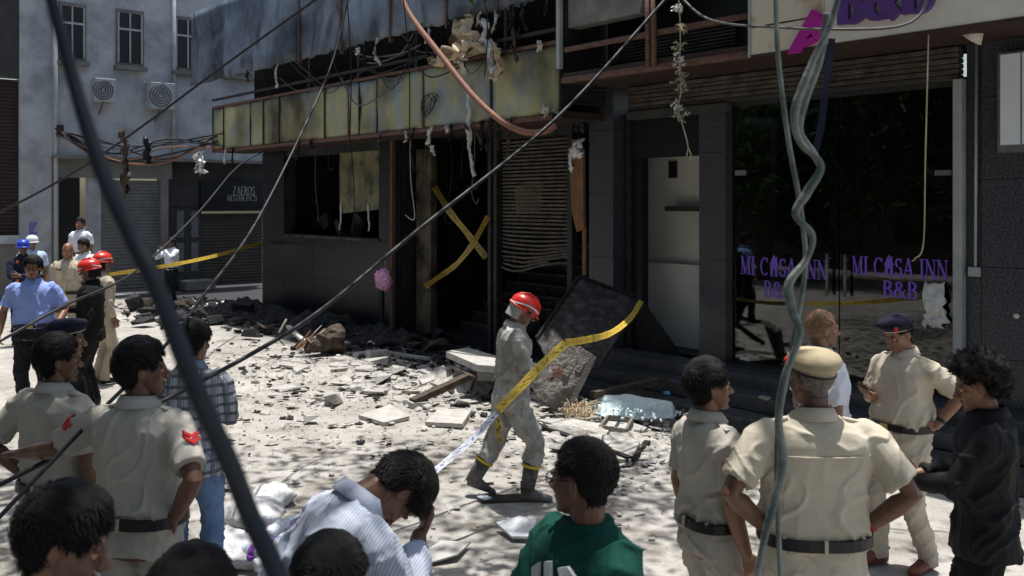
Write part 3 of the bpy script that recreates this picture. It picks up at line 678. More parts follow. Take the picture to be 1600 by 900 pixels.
def ribs_shutter(pxa, pxb, z0, z1, xo, m, pitch=.09):
    y0, y1 = sorted((SY(pxa, LX), SY(pxb, LX))); mb = MB(); k = int((z1-z0)/pitch)
    rings = []
    for i in range(k):
        z = z0+i*pitch
        for dz, dx in ((0, 0), (.02, .022), (pitch-.03, .022), (pitch-.008, 0)): rings.append((LX+xo+dx, z+dz))
    v = [(x, y, z) for x, z in rings for y in (y0, y1)]; f = [(2*i, 2*i+1, 2*i+3, 2*i+2) for i in range(len(rings)-1)]
    o = wmesh('rolling_shutter', mb.add(v, f), m, lb_); return o
ribs_shutter(158, 250, .05, zc-.55, -.06, 'grey_shutter'); ribs_shutter(322, 420, .05, SZ(350, 330, LX), -.45, 'olive_shutter')
ribs_shutter(-60, 30, 1.6, 5.5, -.1, 'brown_shutter')
lbox('wall', 'grey_plaster', -60, 30, 0, 1.45, .02); lbox('sill', 'pale_plaster', -60, 30, 1.42, 1.62, .12); lbox('wall', 'dull_plaster', -60, 30, 5.5, 9, 0)
lbox('sign_board', 'sign_black', 318, 420, SZ(350, 330, LX), SZ(350, 283, LX), -.2, .3)
zt2 = SZ(385, 305, LX)
letters('sign_letter', 'ZAEROS', SZ(385, 291, LX)-zt2, (LX-.185, SY(368, LX), zt2), SY(403, LX)-SY(368, LX), 'sign_letter', lb_, .01, 'x', False)
letters('sign_letter', 'AESTHETICS', .17, (LX-.185, SY(358, LX), SZ(385, 314, LX)), SY(406, LX)-SY(358, LX), 'sign_letter', lb_, .01, 'x', False)
for q in (283, 306):   # pale door leaves between the shops
    for za, zb in ((.5, 1.3), (1.45, 2.2), (2.3, 2.9)): lbox('door_leaf', 'grey_shutter', q, q+11, za, zb, -.33, .38)
lbox('door_step', 'grey_plaster', 285, 332, 0, .28, .25, .4, .02)
for i in range(5): lbox('poster_line', 'poster_ink', 45, 58-(i % 3)*3, SZ(50, 347+i*5, LX)-.07, SZ(50, 347+i*5, LX), .024, 0)
for q in (110, 200, 290, 370):   # windows of the upper floor
    wf = lbox('window', 'grey_plaster', q-22, q+22, 6.0, 7.5, .15, 0); lbox('window_pane', 'sign_black', q-18, q+18, 6.1, 7.4, .16, -.1)
    for a_ in (-19, -1, 17): lbox('mullion', 'channel_paint', q+a_, q+a_+2, 6.1, 7.4, .19, -.16)
    lbox('mullion', 'channel_paint', q-19, q+19, 6.95, 7.0, .185, -.16); lbox('window_sill', 'grey_plaster', q-25, q+25, 5.9, 6.0, .32, -.12)
def aircon(qa, qb, z0, z1, xo):
    o = lbox('air_conditioner', 'channel_paint', qa, qb, z0, z1, xo, -.14, .01); cy_ = SY((qa+qb)/2-4, LX); cz = (z0+z1)/2; rad = (z1-z0)*.40
    for k in range(4): wmesh('fan_grille', MB().tube([Vector((LX+xo+.01, cy_+rad*(k+1)/4*math.cos(a), cz+rad*(k+1)/4*math.sin(a))) for a in [i_*2*math.pi/20 for i_ in range(21)]], .012, 5), 'dark_metal', o)
    wmesh('bracket', MB().tube([Vector((LX+.12, cy_, z0-.3)), Vector((LX+xo, cy_, z0-.01))], .02, 5), 'rust', o)
aircon(225, 262, 4.9, 5.6, .55); aircon(140, 172, 5.0, 5.6, .5)
for q in (84, 268): wmesh('drain_pipe', MB().tube([Vector((LX+.2, SY(q, LX), .3 if q < 100 else zc)), Vector((LX+.2, SY(q, LX), 9))], .05, 8), 'channel_paint', lb_, True)
jb_ = lbox('junction_box', 'dark_metal', 84, 94, SZ(88, 214, LX), SZ(88, 196, LX), .35, -.12, .01)
# ================================================================ TREES (overhead tree shades the foreground, the row across the street shows in the glass)
def leafmesh(centres, n, spread, size, seed, keep=None):
    rg = np.random.default_rng(seed); mb = MB(); k = len(centres); V = []; Fc = []
    for i in range(n):
        c = centres[rg.integers(k)]; p = Vector(c)+Vector(rg.normal(0, 1, 3)*spread)
        if keep and not keep(p): continue
        d = Vector(rg.normal(0, 1, 3)); d.z -= .5; d.normalize(); s = d.cross(Vector(rg.normal(0, 1, 3))); 
        if s.length < 1e-3: continue
        s.normalize(); L = size*rg.uniform(.7, 1.3); w_ = L*.36; n_ = d.cross(s)*L*.12; o = len(V)
        V += [p-d*L*.5, p-s*w_*.5+n_, p+d*L*.5, p+s*w_*.5+n_]; Fc += [(o, o+1, o+2), (o, o+2, o+3)]
    return mb.add(V, Fc)
def tree(label, base, centres, n, spread, size, trunk_h, r0, seed, keep=None, group=None):
    rg = random.Random(seed); base = Vector(base); t = thing('tree', label, 'tree', base, 0, group)
    top = base+Vector((rg.uniform(-.3,.3), rg.uniform(-.3,.3), trunk_h)); mb = MB()
    mb.tube(smoothpath([base, base.lerp(top, .4)+Vector((.12,.08,0)), top], 6), [r0*(1.25-.6*i/12) for i in range(13)], 12)
    for c in centres[::max(1, len(centres)//22)]:
        c = Vector(c); m = top.lerp(c, .5)+Vector((rg.uniform(-.3,.3), rg.uniform(-.3,.3), rg.uniform(.1,.6)))
        pts = smoothpath([base.lerp(top, .85), m, c], 5); mb.tube(pts, [r0*.42*(1-.9*i/(len(pts)-1))+.008 for i in range(len(pts))], 7)
    mb.xf(Matrix.Translation(-base)); mb.build('trunk', 'bark', t, True)
    lm = leafmesh(centres, n, spread, size, seed, keep); lm.xf(Matrix.Translation(-base)); lm.build('crown', 'leaf', t)
    return t
rgt = random.Random(5)
def camp(lat, dep, z): p = CAM+FW*dep+RT*lat; return Vector((p.x, p.y, z))
cs = []
for _ in range(600):
    lat, dep, z = rgt.uniform(-8, 4.2), rgt.uniform(-4, 9.5), rgt.uniform(5.9, 9.5)
    # ragged crown edge: leafy over the near left, thin towards the right
    lim = 4.9 + .35*max(0, -lat)*1.0 - .55*max(0, lat-.3) + rgt.uniform(-1.2, 1.6)
    if dep < lim and (z-2.6)/max(dep, .1) > .27 and rgt.random() < (.9 if lat < 1 else .35): cs.append(camp(lat, dep, z)+Vector((-.7,.9,0)))
rgt.shuffle(cs); cs = cs[:150]
for _ in range(26):        # thin outer sprays that dapple the middle of the street
    lat, dep = rgt.uniform(-6.5, 2.5), rgt.uniform(5, 9.5); cs.append(camp(lat, dep, rgt.uniform(6.6, 9))+Vector((-.7,.9,0)))
tr = tree('leafy street tree whose branch tips hang into the top of the picture', camp(2.2, -3.2, 0), cs, 38000, .5, .20, 6.2, .22, 3, keep=lambda p: (p.z-CAMH) > .235*max(.1, (p-CAM).dot(FW)))
# low twig with leaf tips that reaches into the top edge of the frame
tw = MB(); lf = []
for q, dp in ((672, 6.8), (700, 6.9), (742, 7.0), (762, 7.0), (805, 7.1), (840, 7.2)):
    e = at(q, -4, dp); s = at(q-30, -130, dp-.4); tw.tube(smoothpath([s, s.lerp(e, .5)+Vector((0,0,.05)), e], 4), .008, 5)
    for _ in range(16): lf.append(e+Vector((random.gauss(0,.05), random.gauss(0,.05), random.uniform(.0,.35))))
tw.tube(smoothpath([camp(.2, 3.5, 6.6), at(690, -260, 6.3), at(790, -240, 6.6), at(830, -120, 6.9)], 6), .02, 6)
tw.xf(Matrix.Translation(-tr.location)); tw.build('twig', 'bark', tr, True)
lm = leafmesh(lf, 150, .03, .13, 8); lm.xf(Matrix.Translation(-tr.location)); lm.build('leaf_spray', 'leaf', tr)
for k, (x, y) in enumerate(((-27,-15.5), (-18,-16.5), (-9.5,-16), (-1,-17), (9,-18))):
    cc = []
    for _ in range(90):
        v_ = Vector((random.gauss(0,1), random.gauss(0,1), random.gauss(0,1))).normalized()*random.uniform(.5,1); cc.append(Vector((x+v_.x*5.6, y+v_.y*3.4, 6.0+v_.z*4.6)))
    tree(['far', 'second', 'middle', 'next', 'nearest'][k]+' dense tree across the road, mirrored in the glass doors', (x, y, 0), cc, 8500, .65, .38, 3.6, .2, 20+k, group='trees across the road')
ob = thing('opposite_building', 'plain dull building across the road mirrored in the glass doors', 'building', (-8, -22, 0))
bx('wall', 'dull_plaster', ob, (-40, -23, 0), (22, -21.5, 9))
for i in range(12):
    for z in (1.2, 4.6): bx('window_pane', 'sign_black', ob, (-38+i*5, -21.52, z), (-35.6+i*5, -21.47, z+1.7))

# ================================================================ RUBBLE
def chunk_mesh(name, m, seed, flat=.45, n=9, sharp=.35):
    rg = random.Random(seed); bm = bmesh.new()
    for _ in range(n+5):
        v_ = Vector((rg.uniform(-1,1), rg.uniform(-1,1), rg.uniform(-1,1))); v_ = Vector([math.copysign(abs(c)**sharp, c) for c in v_]); v_.z *= flat; bm.verts.new(v_*.5*rg.uniform(.75,1))
    bmesh.ops.convex_hull(bm, input=bm.verts[:]); 
    for v_ in [v_ for v_ in bm.verts if not v_.link_faces]: bm.verts.remove(v_)
    me = bpy.data.meshes.new(name); bm.to_mesh(me); bm.free(); me.materials.append(MT[m]); return me
CH = {m: [chunk_mesh('chunk', m, 100*i+7, f, 9) for i, f in enumerate((.22,.35,.5,.7,.16,.3))] for m in ('concrete_pale', 'concrete_slab', 'ash', 'burnt_wood')}
def gz(me, s): return -min(v_.co.z for v_ in me.vertices)*s
def put(name, me, px, py, size, label=None, cat=None, group=None, rz=None, stretch=(1,1,1), lift=0, tilt=0):
    o = link(name, me); p = G(px, py); o.scale = (size*stretch[0], size*stretch[1], size*stretch[2]); o.rotation_euler = (random.uniform(-.12,.12)+tilt, random.uniform(-.12,.12), rz if rz is not None else random.uniform(0, 6.28))
    o.location = (p.x, p.y, gz(me, size*stretch[2])*.85+lift-.01); tag(o, label, cat, group); return o
rr = random.Random(11)
def zone(px, py):
    if py > 715: return 'on the open street in the foreground'
    if px > 940: return 'before the shattered glass sheet'
    if px > 835: return 'below the tilted boards'
    if px > 640: return 'around the propped slab'
    if px > 520: return 'in the sunlit rubble below the stair entrance'
    return 'on the dusty ground beside the charred roll'
def szw(s): return 'large' if s > .38 else ('small' if s < .2 else 'medium sized')
GR = 'broken concrete fragments on the street'
for i in range(175):
    if i < 60: px, py = rr.gauss(690, 55), rr.gauss(598, 24)
    elif i < 115: px, py = rr.gauss(560, 90), rr.gauss(590, 34)
    else: px, py = rr.gauss(950, 70), rr.gauss(672, 32)
    if py < 532 or py > 790 or px < 360 or px > 1035: continue
    dd = gd(py); s = rr.choice([14,18,22,28,36,46])/F*dd*rr.uniform(.8,1.15)
    mk = rr.choice(['concrete_pale','concrete_pale','concrete_slab']); put('concrete_fragment', rr.choice(CH[mk]), px, py, s, szw(s)+(' pale' if mk == 'concrete_pale' else ' greyish')+' concrete fragment '+zone(px, py), 'rubble', GR, stretch=(1, rr.uniform(.6,1), rr.uniform(.5,.9)))
for i in range(26):
    px, py = rr.uniform(350, 1020), rr.uniform(640, 880); dd = gd(py)
    put('concrete_fragment', rr.choice(CH['concrete_pale']), px, py, rr.choice([12,16,20])/F*dd, 'pale concrete flake '+zone(px, py), 'rubble', GR, stretch=(1, .8, .5))
GA = 'charred debris heaped before the burnt front'
for i in range(110):
    px = rr.uniform(190, 690); py = rr.gauss(505, 16)+ (px-400)*.07
    if py < 474: continue
    dd = gd(py); s = rr.choice([14,20,28,40])/F*dd
    mk = rr.choice(['ash','ash','burnt_wood']); put('charred_lump', rr.choice(CH[mk]), px, py, s, szw(s)+(' black' if mk == 'ash' else ' brownish')+' charred lump '+('before the far corner of the burnt front' if px < 400 else 'below the burnt window' if px < 590 else 'before the dark stair entrance'), 'debris', GA, stretch=(1, rr.uniform(.4,1), rr.uniform(.5,1)), lift=.05, tilt=rr.uniform(-.3,.3))
# uncountable small stuff
def scatter(name, label, m, pts, seed, hmul=.5):
    rg = random.Random(seed); mb = MB()
    base = [MB().add([tuple(v_.co) for v_ in me.vertices], [tuple(p.vertices) for p in me.polygons]) for me in CH['concrete_pale'][:4]]
    for (x, y, s) in pts:
        b = rg.choice(base); M = Matrix.Translation((x, y, s*.12)) @ Matrix.Rotation(rg.uniform(0,6.28), 4, 'Z') @ Matrix.Rotation(rg.uniform(-.5,.5), 4, 'X') @ Matrix.Diagonal((s, s*rg.uniform(.5,1), s*hmul, 1))
        mb.add([M @ Vector(v_) for v_ in b.v], b.f)
    o = mb.build(name, m); tag(o, label, None, None, 'stuff'); return o
pts = []
for _ in range(2600):
    px, py = rr.gauss(640, 190), 545+abs(rr.gauss(0, 95)); kx = noise.noise(Vector((px*.012, py*.03, 3)));
    if kx < rr.uniform(-.35,.25): continue
    
    if not (300 < px < 1060 and py < 890): continue
    p = G(px, py); pts.append((p.x, p.y, min(.16, .018*rr.paretovariate(1.6))))
for _ in range(700):
    px, py = rr.gauss(950, 75), rr.gauss(680, 40); p = G(px, min(py, 860)) if py > 600 else G(px, 640)
    pts.append((p.x, p.y, rr.choice([.03,.05,.07,.1])))
for _ in range(3000):      # fine grit, thickest below the burnt front
    px = rr.uniform(330, 1050); py = 538+abs(rr.gauss(0, 60))+(px-640)*.04 if rr.random() < .85 else rr.uniform(560, 890)
    p = G(px, max(py, 532)); pts.append((p.x, p.y, rr.choice([.012,.016,.022,.03])))
for _ in range(700):
    px, py = rr.gauss(700, 80), rr.gauss(585, 26); p = G(px, max(py, 535)); pts.append((p.x, p.y, min(.2, .03*rr.paretovariate(1.5))))
scatter('rubble_chips', 'small pale concrete chips strewn over the street', 'chip_pale', pts, 4, .3)
pts = []
for _ in range(2600):
    x = rr.uniform(BL-3.5, BR+.3); y = -abs(rr.gauss(0, .75))+.1+(rr.uniform(-1.2,0) if x < BL+1 else 0)
    pts.append((x, y, rr.choice([.03,.05,.08,.12,.18])))
for _ in range(600): pts.append((rr.uniform(X(632)+.1, BR-.5), rr.uniform(.3, 1.0), rr.choice([.05,.1,.16])))
scatter('ash_debris', 'black ash and burnt bits along the foot of the burnt front', 'ash', pts, 5, .8)
pts = []
for _ in range(420):
    x = rr.uniform(BL-3.5, BR); y = -abs(rr.gauss(.2, .8)); pts.append((x, y, rr.choice([.03,.05,.09,.14])))
scatter('pale_scraps', 'pale paper and metal scraps caught in the black ash', 'scrap_pale', pts, 6, .25)
pts = []
for _ in range(2400):
    px = rr.uniform(300, 1050); py = 535+abs(rr.gauss(0, 70)); p = G(px, py); pts.append((p.x, p.y, min(.12, .014*rr.paretovariate(1.5))))
scatter('soot_crumbs', 'dark soot crumbs and splinters mixed into the pale rubble', 'ash', pts, 8, .5)
# low mounds of ash
def mound(name, label, c, rx, ry, hgt, m, seed, cat='debris'):
    n = 26; v = []; 
    for j in range(n+1):
        for i in range(n+1):
            u, w_ = i/n*2-1, j/n*2-1; r_ = math.hypot(u, w_); k = max(0, 1-r_*r_)
            z = hgt*k*(.75+.9*noise.noise(Vector((u*3+seed, w_*3, seed))))+hgt*.45*k**.5*noise.noise(Vector((u*8, w_*8, seed)))-.03
            v.append((u*rx, w_*ry, z))
    f = [(j*(n+1)+i, j*(n+1)+i+1, (j+1)*(n+1)+i+1, (j+1)*(n+1)+i) for j in range(n) for i in range(n)]
    o = MB().add(v, f).build(name, m); o.location = (c.x, c.y, 0); return tag(o, label, cat)
mound('ash_heap', 'low black ash heap at the far end of the burnt front', G(385, 492), 1.7, 1.0, .38, 'ash', 3)
mound('ash_heap', 'wide flat ash heap below the burnt window', G(505, 512), 1.6, .75, .30, 'ash', 9)
mound('ash_heap', 'ash heap at the foot of the slim entrance post', G(610, 530), 1.1, .5, .22, 'ash', 14)
mound('ash_heap', 'grey rubble mound under the propped concrete slab', G(720, 600), .9, .55, .20, 'concrete_slab', 24)
mound('ash_heap', 'rubble mound between tilted board and entrance steps', G(935, 690), 1.0, .6, .16, 'concrete_slab', 31)

def plank(name, label, pa, pb, wd, th, m, cat='plank', n=Vector((0,0,1))):
    a, b = Vector(pa), Vector(pb); d_ = (b-a).normalized(); s_ = d_.cross(n).normalized(); n_ = s_.cross(d_); c = (a+b)/2; k = 10; rings = []
    for i in range(k+1):
        p = a.lerp(b, i/k)-c; j1 = .10*wd*noise.noise(Vector((i*.9, 1, wd*50))); rings.append([p-s_*(wd/2+j1), p+s_*(wd/2-j1), p+s_*(wd/2-j1)+n_*th, p-s_*(wd/2+j1)+n_*th])
    o = MB().loft(rings).build(name, m); o.location = c; return tag(o, label, cat)
def g3(px, py, z): # point at height z seen at that pixel
    d_ = (CAMH-z)*F/(py-HZ); return at(px, py, d_)
# propped slab on a buckled metal frame
t = thing('propped_slab', 'pale concrete slab propped on a buckled metal frame left of the firefighter', 'debris', G(738, 604))
tp = [g3(697, 549, .42), g3(745, 570, .46), g3(786, 573, .44), g3(776, 556, .42), g3(730, 543, .38)]
wmesh('slab', MB().slab(tp[::-1] if (tp[1]-tp[0]).cross(tp[2]-tp[1]).z < 0 else tp, .08), 'concrete_pale', t)
for a, b in (((700, 560, .32), (712, 590, .0)), ((744, 580, .36), (735, 612, .0)), ((780, 583, .36), (765, 615, .0)), ((744, 585, .3), (785, 610, .02)), ((700, 570, .25), (742, 590, .30))):
    wmesh('frame_leg', MB().tube([g3(*a), g3(*b)], .022, 6), 'slat_metal', t, True)
wmesh('front_bar', MB().slab([g3(745, 578, .38), g3(786, 580, .36), g3(786, 592, .26), g3(746, 592, .26)], .05), 'grey_shutter', t)
plank('charred_beam', 'charred dark beam lying slanted before the propped slab', g3(645, 632, .03), g3(742, 588, .26), .12, .07, 'burnt_wood')
plank('charred_beam', 'thin black beam lying below the tilted board', g3(838, 668, .03), g3(985, 722, .03), .07, .05, 'char')
plank('charred_beam', 'short black bar in front of the glass heap', g3(985, 722, .02), g3(1012, 694, .05), .06, .04, 'char')
plank('charred_beam', 'dark beam lying from the pillar to the entrance steps', g3(925, 622, .2), g3(1040, 598, .30), .10, .07, 'burnt_wood')
plank('pale_stick', 'short white stick lying beside the charred roll', g3(450, 512, .16), g3(476, 536, .06), .07, .05, 'scrap_pale')
plank('pale_stick', 'thin pale strip at the edge of the ash', g3(440, 572, .02), g3(480, 577, .02), .10, .03, 'concrete_slab')
plank('pale_stick', 'upright splinter sticking out of the black ash', g3(436, 520, .1), g3(447, 500, .42), .03, .02, 'scrap_pale')
plank('pale_stick', 'grey batten lying across the rubble beside the stair entrance', g3(600, 552, .05), g3(672, 563, .05), .07, .04, 'concrete_slab')
def sheet(name, label, pts, th, m, cat='slab', z=.02):
    q = [g3(a, b, z+(c if c else 0)) for a, b, c in pts]; c = sum(q, Vector())/len(q)
    if sum(((q[i]-c).cross(q[(i+1) % len(q)]-c).z for i in range(len(q)))) < 0: q = q[::-1]
    o = MB().slab([p-c for p in q], th).build(name, m); o.location = c; return tag(o, label, cat)
sheet('stone_slab', 'flat pale square slab lying between beam and firefighter', [(664,659,.02),(686,638,.02),(737,640,.04),(722,662,.04)], .045, 'concrete_pale')
sheet('stone_slab', 'large grey broken slab lying below the tilted board', [(862,662,.04),(893,654,.07),(940,662,.06),(935,680,.04),(890,676,.03)], .06, 'concrete_slab')
sheet('stone_slab', 'long grey slab tilted on the black beam', [(836,672,.02),(880,682,.05),(925,698,.05),(880,694,.02)], .05, 'concrete_pale')
sheet('stone_slab', 'brown grey broken pavement slab before the glass heap', [(920,700,.05),(950,680,.10),(1000,690,.10),(985,718,.04),(950,716,.03)], .06, 'concrete_slab')
sheet('stone_slab', 'small white slab pieces in the sunlit rubble centre', [(560,648,.01),(610,632,.02),(640,650,.02),(600,660,.01)], .04, 'concrete_pale')
sheet('stone_slab', 'irregular pale slab left of the propped slab', [(646,580,.02),(668,572,.04),(690,588,.05),(660,600,.03)], .06, 'concrete_pale')
sheet('damp_sheet', 'large grey dirty sheet lying on the ground in the foreground', [(640,866,.0),(690,845,.02),(736,846,.01),(715,866,.02),(668,880,.0)], .012, 'concrete_pale', 'sheet')
sheet('folded_sheet', 'folded white sheet lying right of the foreground sheet', [(775,816,.03),(812,806,.08),(838,812,.05),(826,838,.02),(800,838,.01)], .02, 'plastic_sheet', 'sheet')
sheet('boot_shadow_strip', 'flat dark strip painted as the shadow on the ground behind the firefighter boots', [(748,774,.0),(840,770,.0),(838,780,.0),(752,782,.0)], .02, 'burnt_wood', 'debris')  # dark strip laid on the ground as the firefighter's cast shadow
# charred roll
t = thing('charred_roll', 'charred brown roll of matting lying in the ash', 'debris', G(505, 550))
a, b = g3(478, 545, .12), g3(528, 530, .22); rl = MB().tube(smoothpath([a, a.lerp(b, .3), a.lerp(b, .6)+Vector((0,0,.04)), b], 7), list(np.interp(range(22), [0,6,14,21], [.05,.12,.19,.23])), 22)
rl.v = [tuple(Vector(p)+Vector((noise.noise(Vector(p)*7), noise.noise(Vector(p)*7+Vector((5,0,0))), noise.noise(Vector(p)*7+Vector((0,5,0)))))*.07+Vector((0,0,.03*noise.noise(Vector(p)*22)))) for p in rl.v]
wmesh('outer_roll', rl, 'burnt_wood', t)
wmesh('roll_end', MB().tube([b+(b-a).normalized()*.0, b+(b-a).normalized()*.05], [.15,.12], 14), 'brown_wood', t)
for k in range(14): wmesh('loose_splinter', MB().tube([a+Vector((random.uniform(-.25,.25), random.uniform(-.2,.2), .02)), a.lerp(b, random.uniform(.2,.8))+Vector((random.uniform(-.1,.1), -.15, random.uniform(.05,.28)))], [.016,.006], 4), random.choice(['brown_wood','burnt_wood','scrap_pale']), t)
for k in range(0): wmesh('loose_layer', MB().tube(smoothpath([b+Vector((.02*k,-.03,.2-.06*k)), b+Vector((-.1,-.1,.32-.08*k)), a+Vector((0,-.1*k,.2))], 4), [.02,.03,.03,.03,.03,.03,.02,.02,.01], 6), 'brown_wood' if k == 0 else 'burnt_wood', t, True)
# tilted boards against the granite pillar
t = thing('tilted_board', 'large charred black board leaning against the granite pillar', 'board', G(900, 640))
q = [at(905, 431, 12.6), at(1003, 467, 12.2), at(935, 575, 11.2), at(862, 575, 11.3), at(838, 528, 11.7)]
def relief(q, nu, amp, seed, th):
    """board from a 4-5 corner outline: triangulated fan grid with rough surface"""
    c = sum(q, Vector())/len(q); n_ = Vector((0,0,0))
    for i in range(len(q)): n_ += (q[i]-c).cross(q[(i+1) % len(q)]-c)
    n_.normalize(); 
    if n_.dot(CAM-c) < 0: n_ = -n_; q = q[::-1]
    V = []; Fc = []; rows = 14; per = []
    m_ = len(q)
    for i in range(m_):
        for k in range(nu): per.append(q[i].lerp(q[(i+1) % m_], k/nu))
    P_ = len(per)
    for r_ in range(1, rows+1):
        for k, p in enumerate(per):
            t_ = r_/rows; u = c.lerp(p, t_); jag = (1+.035*noise.noise(Vector((k*.8, seed, 0)))) if r_ == rows else 1
            u = c+(u-c)*jag; V.append(u+n_*amp*(noise.noise(u*5+Vector((seed,0,0)))+.5*noise.noise(u*14)))
    V.append(c); ci = len(V)-1
    for r_ in range(rows-1):
        for k in range(P_): Fc.append((r_*P_+k, (r_+1)*P_+k, (r_+1)*P_+(k+1) % P_, r_*P_+(k+1) % P_))
    for k in range(P_): Fc.append((ci, k, (k+1) % P_))
    o2 = len(V); back = [V[(rows-1)*P_+k]-n_*th for k in range(P_)]; V += back
    for k in range(P_): Fc.append(((rows-1)*P_+k, o2+k, o2+(k+1) % P_, (rows-1)*P_+(k+1) % P_))
    Fc.append(tuple(o2+k for k in range(P_-1, -1, -1)))
    return MB().add(V, Fc)
wmesh('board_face', relief(q, 8, .014, 3, .05), 'charred_board', t)
for a, b in ((0, 1), (0, 4)):
    e = (CAM-q[a]).normalized()*.03; wmesh('board_edge', MB().tube([q[a]+e, q[b]+e], .022, 6), 'char', t)
t = thing('weathered_board', 'grey weathered splintered board leaning under the black board', 'board', G(880, 655))
q = [at(868, 545, 11.15), at(905, 540, 11.2), at(932, 558, 11.0), at(888, 650, 10.9), at(842, 622, 10.9), at(828, 600, 10.95)]
wmesh('board_face', relief(q, 7, .028, 8, .06), 'weathered_wood', t)
for k in range(3):
    u = (.25,.55,.9)[k]; e_ = (CAM-q[1]).normalized()*.035; a = q[1].lerp(q[2], u)+e_; b = a.lerp(q[4].lerp(q[3], u)+e_, (.5,.35,.8)[k]); c_ = (b-a).cross(e_).normalized()
    wmesh('split_plank', MB().slab([a-c_*.02, a+c_*.05, b+c_*.03, b-c_*.035], .05), 'weathered_wood', t)
# straw tuft
t = thing('straw_tuft', 'tuft of tan straw beside the weathered board', 'straw', G(905, 655)); mb = MB(); c = g3(905, 648, .08)
for _ in range(160):
    a = c+Vector((random.gauss(0,.10), random.gauss(0,.08), random.uniform(-.06,.1))); b = a+Vector((random.uniform(-.12,.12), random.uniform(-.12,.12), random.uniform(-.03,.10))); mb.tube([a, (a+b)/2+Vector((0,0,.02)), b], .004, 3)
wmesh('stalks', mb, 'fibre_tan', t)
# heap of shattered tempered glass
t = thing('glass_sheet', 'shattered greenish glass sheet lying in front of the entrance steps', 'glass', g3(985, 640, .1))
q = [g3(922, 640, .06), g3(935, 618, .22), g3(985, 616, .28), g3(1050, 628, .26), g3(1052, 652, .10), g3(1000, 655, .05), g3(945, 652, .05)]
wmesh('shattered_pane', relief(q, 6, .03, 17, .02), 'green_glass_heap', t)
mb = MB()
for _ in range(260):
    u = random.random(); p = q[0].lerp(q[4], u)+Vector((random.gauss(0,.12), random.gauss(0,.14), random.uniform(.0,.07))); s = random.uniform(.012,.035)
    mb.cbox((0,0,0), (s, s*.8, s*.5), Matrix.Translation(p) @ Matrix.Rotation(random.uniform(0,6), 4, Vector((random.random(), random.random(), random.random())).normalized()))
o = wmesh('glass_crumbs', mb, 'green_glass_heap', t); o['kind'] = 'stuff'
# wooden tray
t = thing('wooden_tray', 'small dark open wooden frame lying before the shattered glass', 'frame', g3(962, 660, .0)); c = [g3(938, 664, .10), g3(950, 648, .12), g3(988, 652, .12), g3(978, 670, .10)]
for i in range(4):
    a, b = c[i], c[(i+1) % 4]; s_ = Vector((0,0,1)); d_ = (b-a).normalized(); n_ = d_.cross(s_)*.014
    wmesh('frame_side', MB().slab([a-n_, b-n_, b+n_, a+n_], .09, Vector((0,0,1))), 'weathered_wood', t)
wmesh('tray_floor', MB().slab([p-Vector((0,0,.06)) for p in c], .012, Vector((0,0,1))), 'concrete_pale', t)
# small coloured litter by the steps
for (px, py, z, m, lab) in ((1047, 615, .30, 'blue_cap', 'small blue and white packet lying on the entrance step'), (1195, 622, .35, 'leaf_dry', 'small green packet lying on the entrance step behind officers'), (755, 778, .02, 'bottle_plastic', 'small pale blue wrapper behind the firefighter boots')):
    p = g3(px, py, z); o = link('litter_packet', chunk_mesh('litter', m, px, .3, 7)); o.location = p; o.scale = (.16,.12,.12); tag(o, lab, 'litter')
# plastic bottles and bags on the left foreground ground
def bottle(c, d_, L=.24, r=.036):
    d_ = d_.normalized(); pr = [(0,.8),(.04,1),(.30,1),(.33,.88),(.37,1),(.62,1),(.74,.75),(.84,.42),(.93,.40)]
    t = MB().tube([c+d_*L*u for u, k in pr], [r*k for u, k in pr], 12); return t, MB().tube([c+d_*L*.93, c+d_*L*1.0], r*.46, 10), MB().tube([c+d_*L*.40, c+d_*L*.60], r*1.03, 12)
bl = ['nearest the bowing man', 'under the thick hanging cable', 'behind the other bottles', 'beside the purple packs', 'at the front of the pile', 'resting on the plastic bag']
for k, (px, py, ang) in enumerate(((452, 838, .4), (420, 850, -.3), (432, 826, 1.1), (455, 822, .1), (425, 875, .6), (395, 862, -.6))):
    p = g3(px, py, .06+.03*(k % 3)); d_ = RT*math.cos(ang)+FW*math.sin(ang)+Vector((0,0,.12)); t = thing('water_bottle', 'empty clear plastic water bottle '+bl[k], 'bottle', p, group='plastic bottles in the foreground')
    A_, B_, C_ = bottle(p-d_.normalized()*.12, d_, .30, .045); wmesh('bottle_body', A_, 'bottle_plastic', t, True); wmesh('bottle_cap', B_, 'blue_cap', t, True); wmesh('bottle_label', C_, 'purple_pack' if k % 2 else 'bottle_plastic', t, True)
for k, (px, py, lab) in enumerate(((428, 826, 'shiny purple wrapped pack lying on the bottles'), (470, 820, 'purple pack beside the bowing man shirt'), (392, 868, 'small purple wrapper beside the thick hanging cable'))):
    p = g3(px, py, .10); o = link('purple_pack', chunk_mesh('pack', 'purple_pack', 300+k, .4, 8, .2)); o.location = p; o.scale = (.17,.10,.09); tag(o, lab, 'packet')
def bag(label, px, py, s, seed, m='bag_plastic'):
    mb = MB().ell((0,0,0), (1,.8,.5), nu=30, nv=20); v = []
    for p in mb.v:
        p = Vector(p); n_ = p.normalized(); v.append(p*(1+.28*noise.noise(n_*2.2+Vector((seed,0,0)))+.16*abs(noise.noise(n_*6+Vector((0,seed,0))))+.05*noise.noise(n_*14)))
    mb.v = [tuple(p) for p in v]; o = mb.build('plastic_bag', m, None, True); o.scale = (s, s, s*.8); q = g3(px, py, .08); o.location = (q.x, q.y, s*.28); tag(o, label, 'bag', 'crumpled plastic bags'); return o
bag('crumpled clear plastic bag behind the bottles', 395, 800, .26, 3); bag('white plastic bag at the bottom of the bottle pile', 360, 860, .24, 9); bag('grey crumpled bag lying left of the bowing man', 425, 770, .20, 14); bag('pale bag by the jeans of the man in checked shirt', 345, 835, .18, 22)
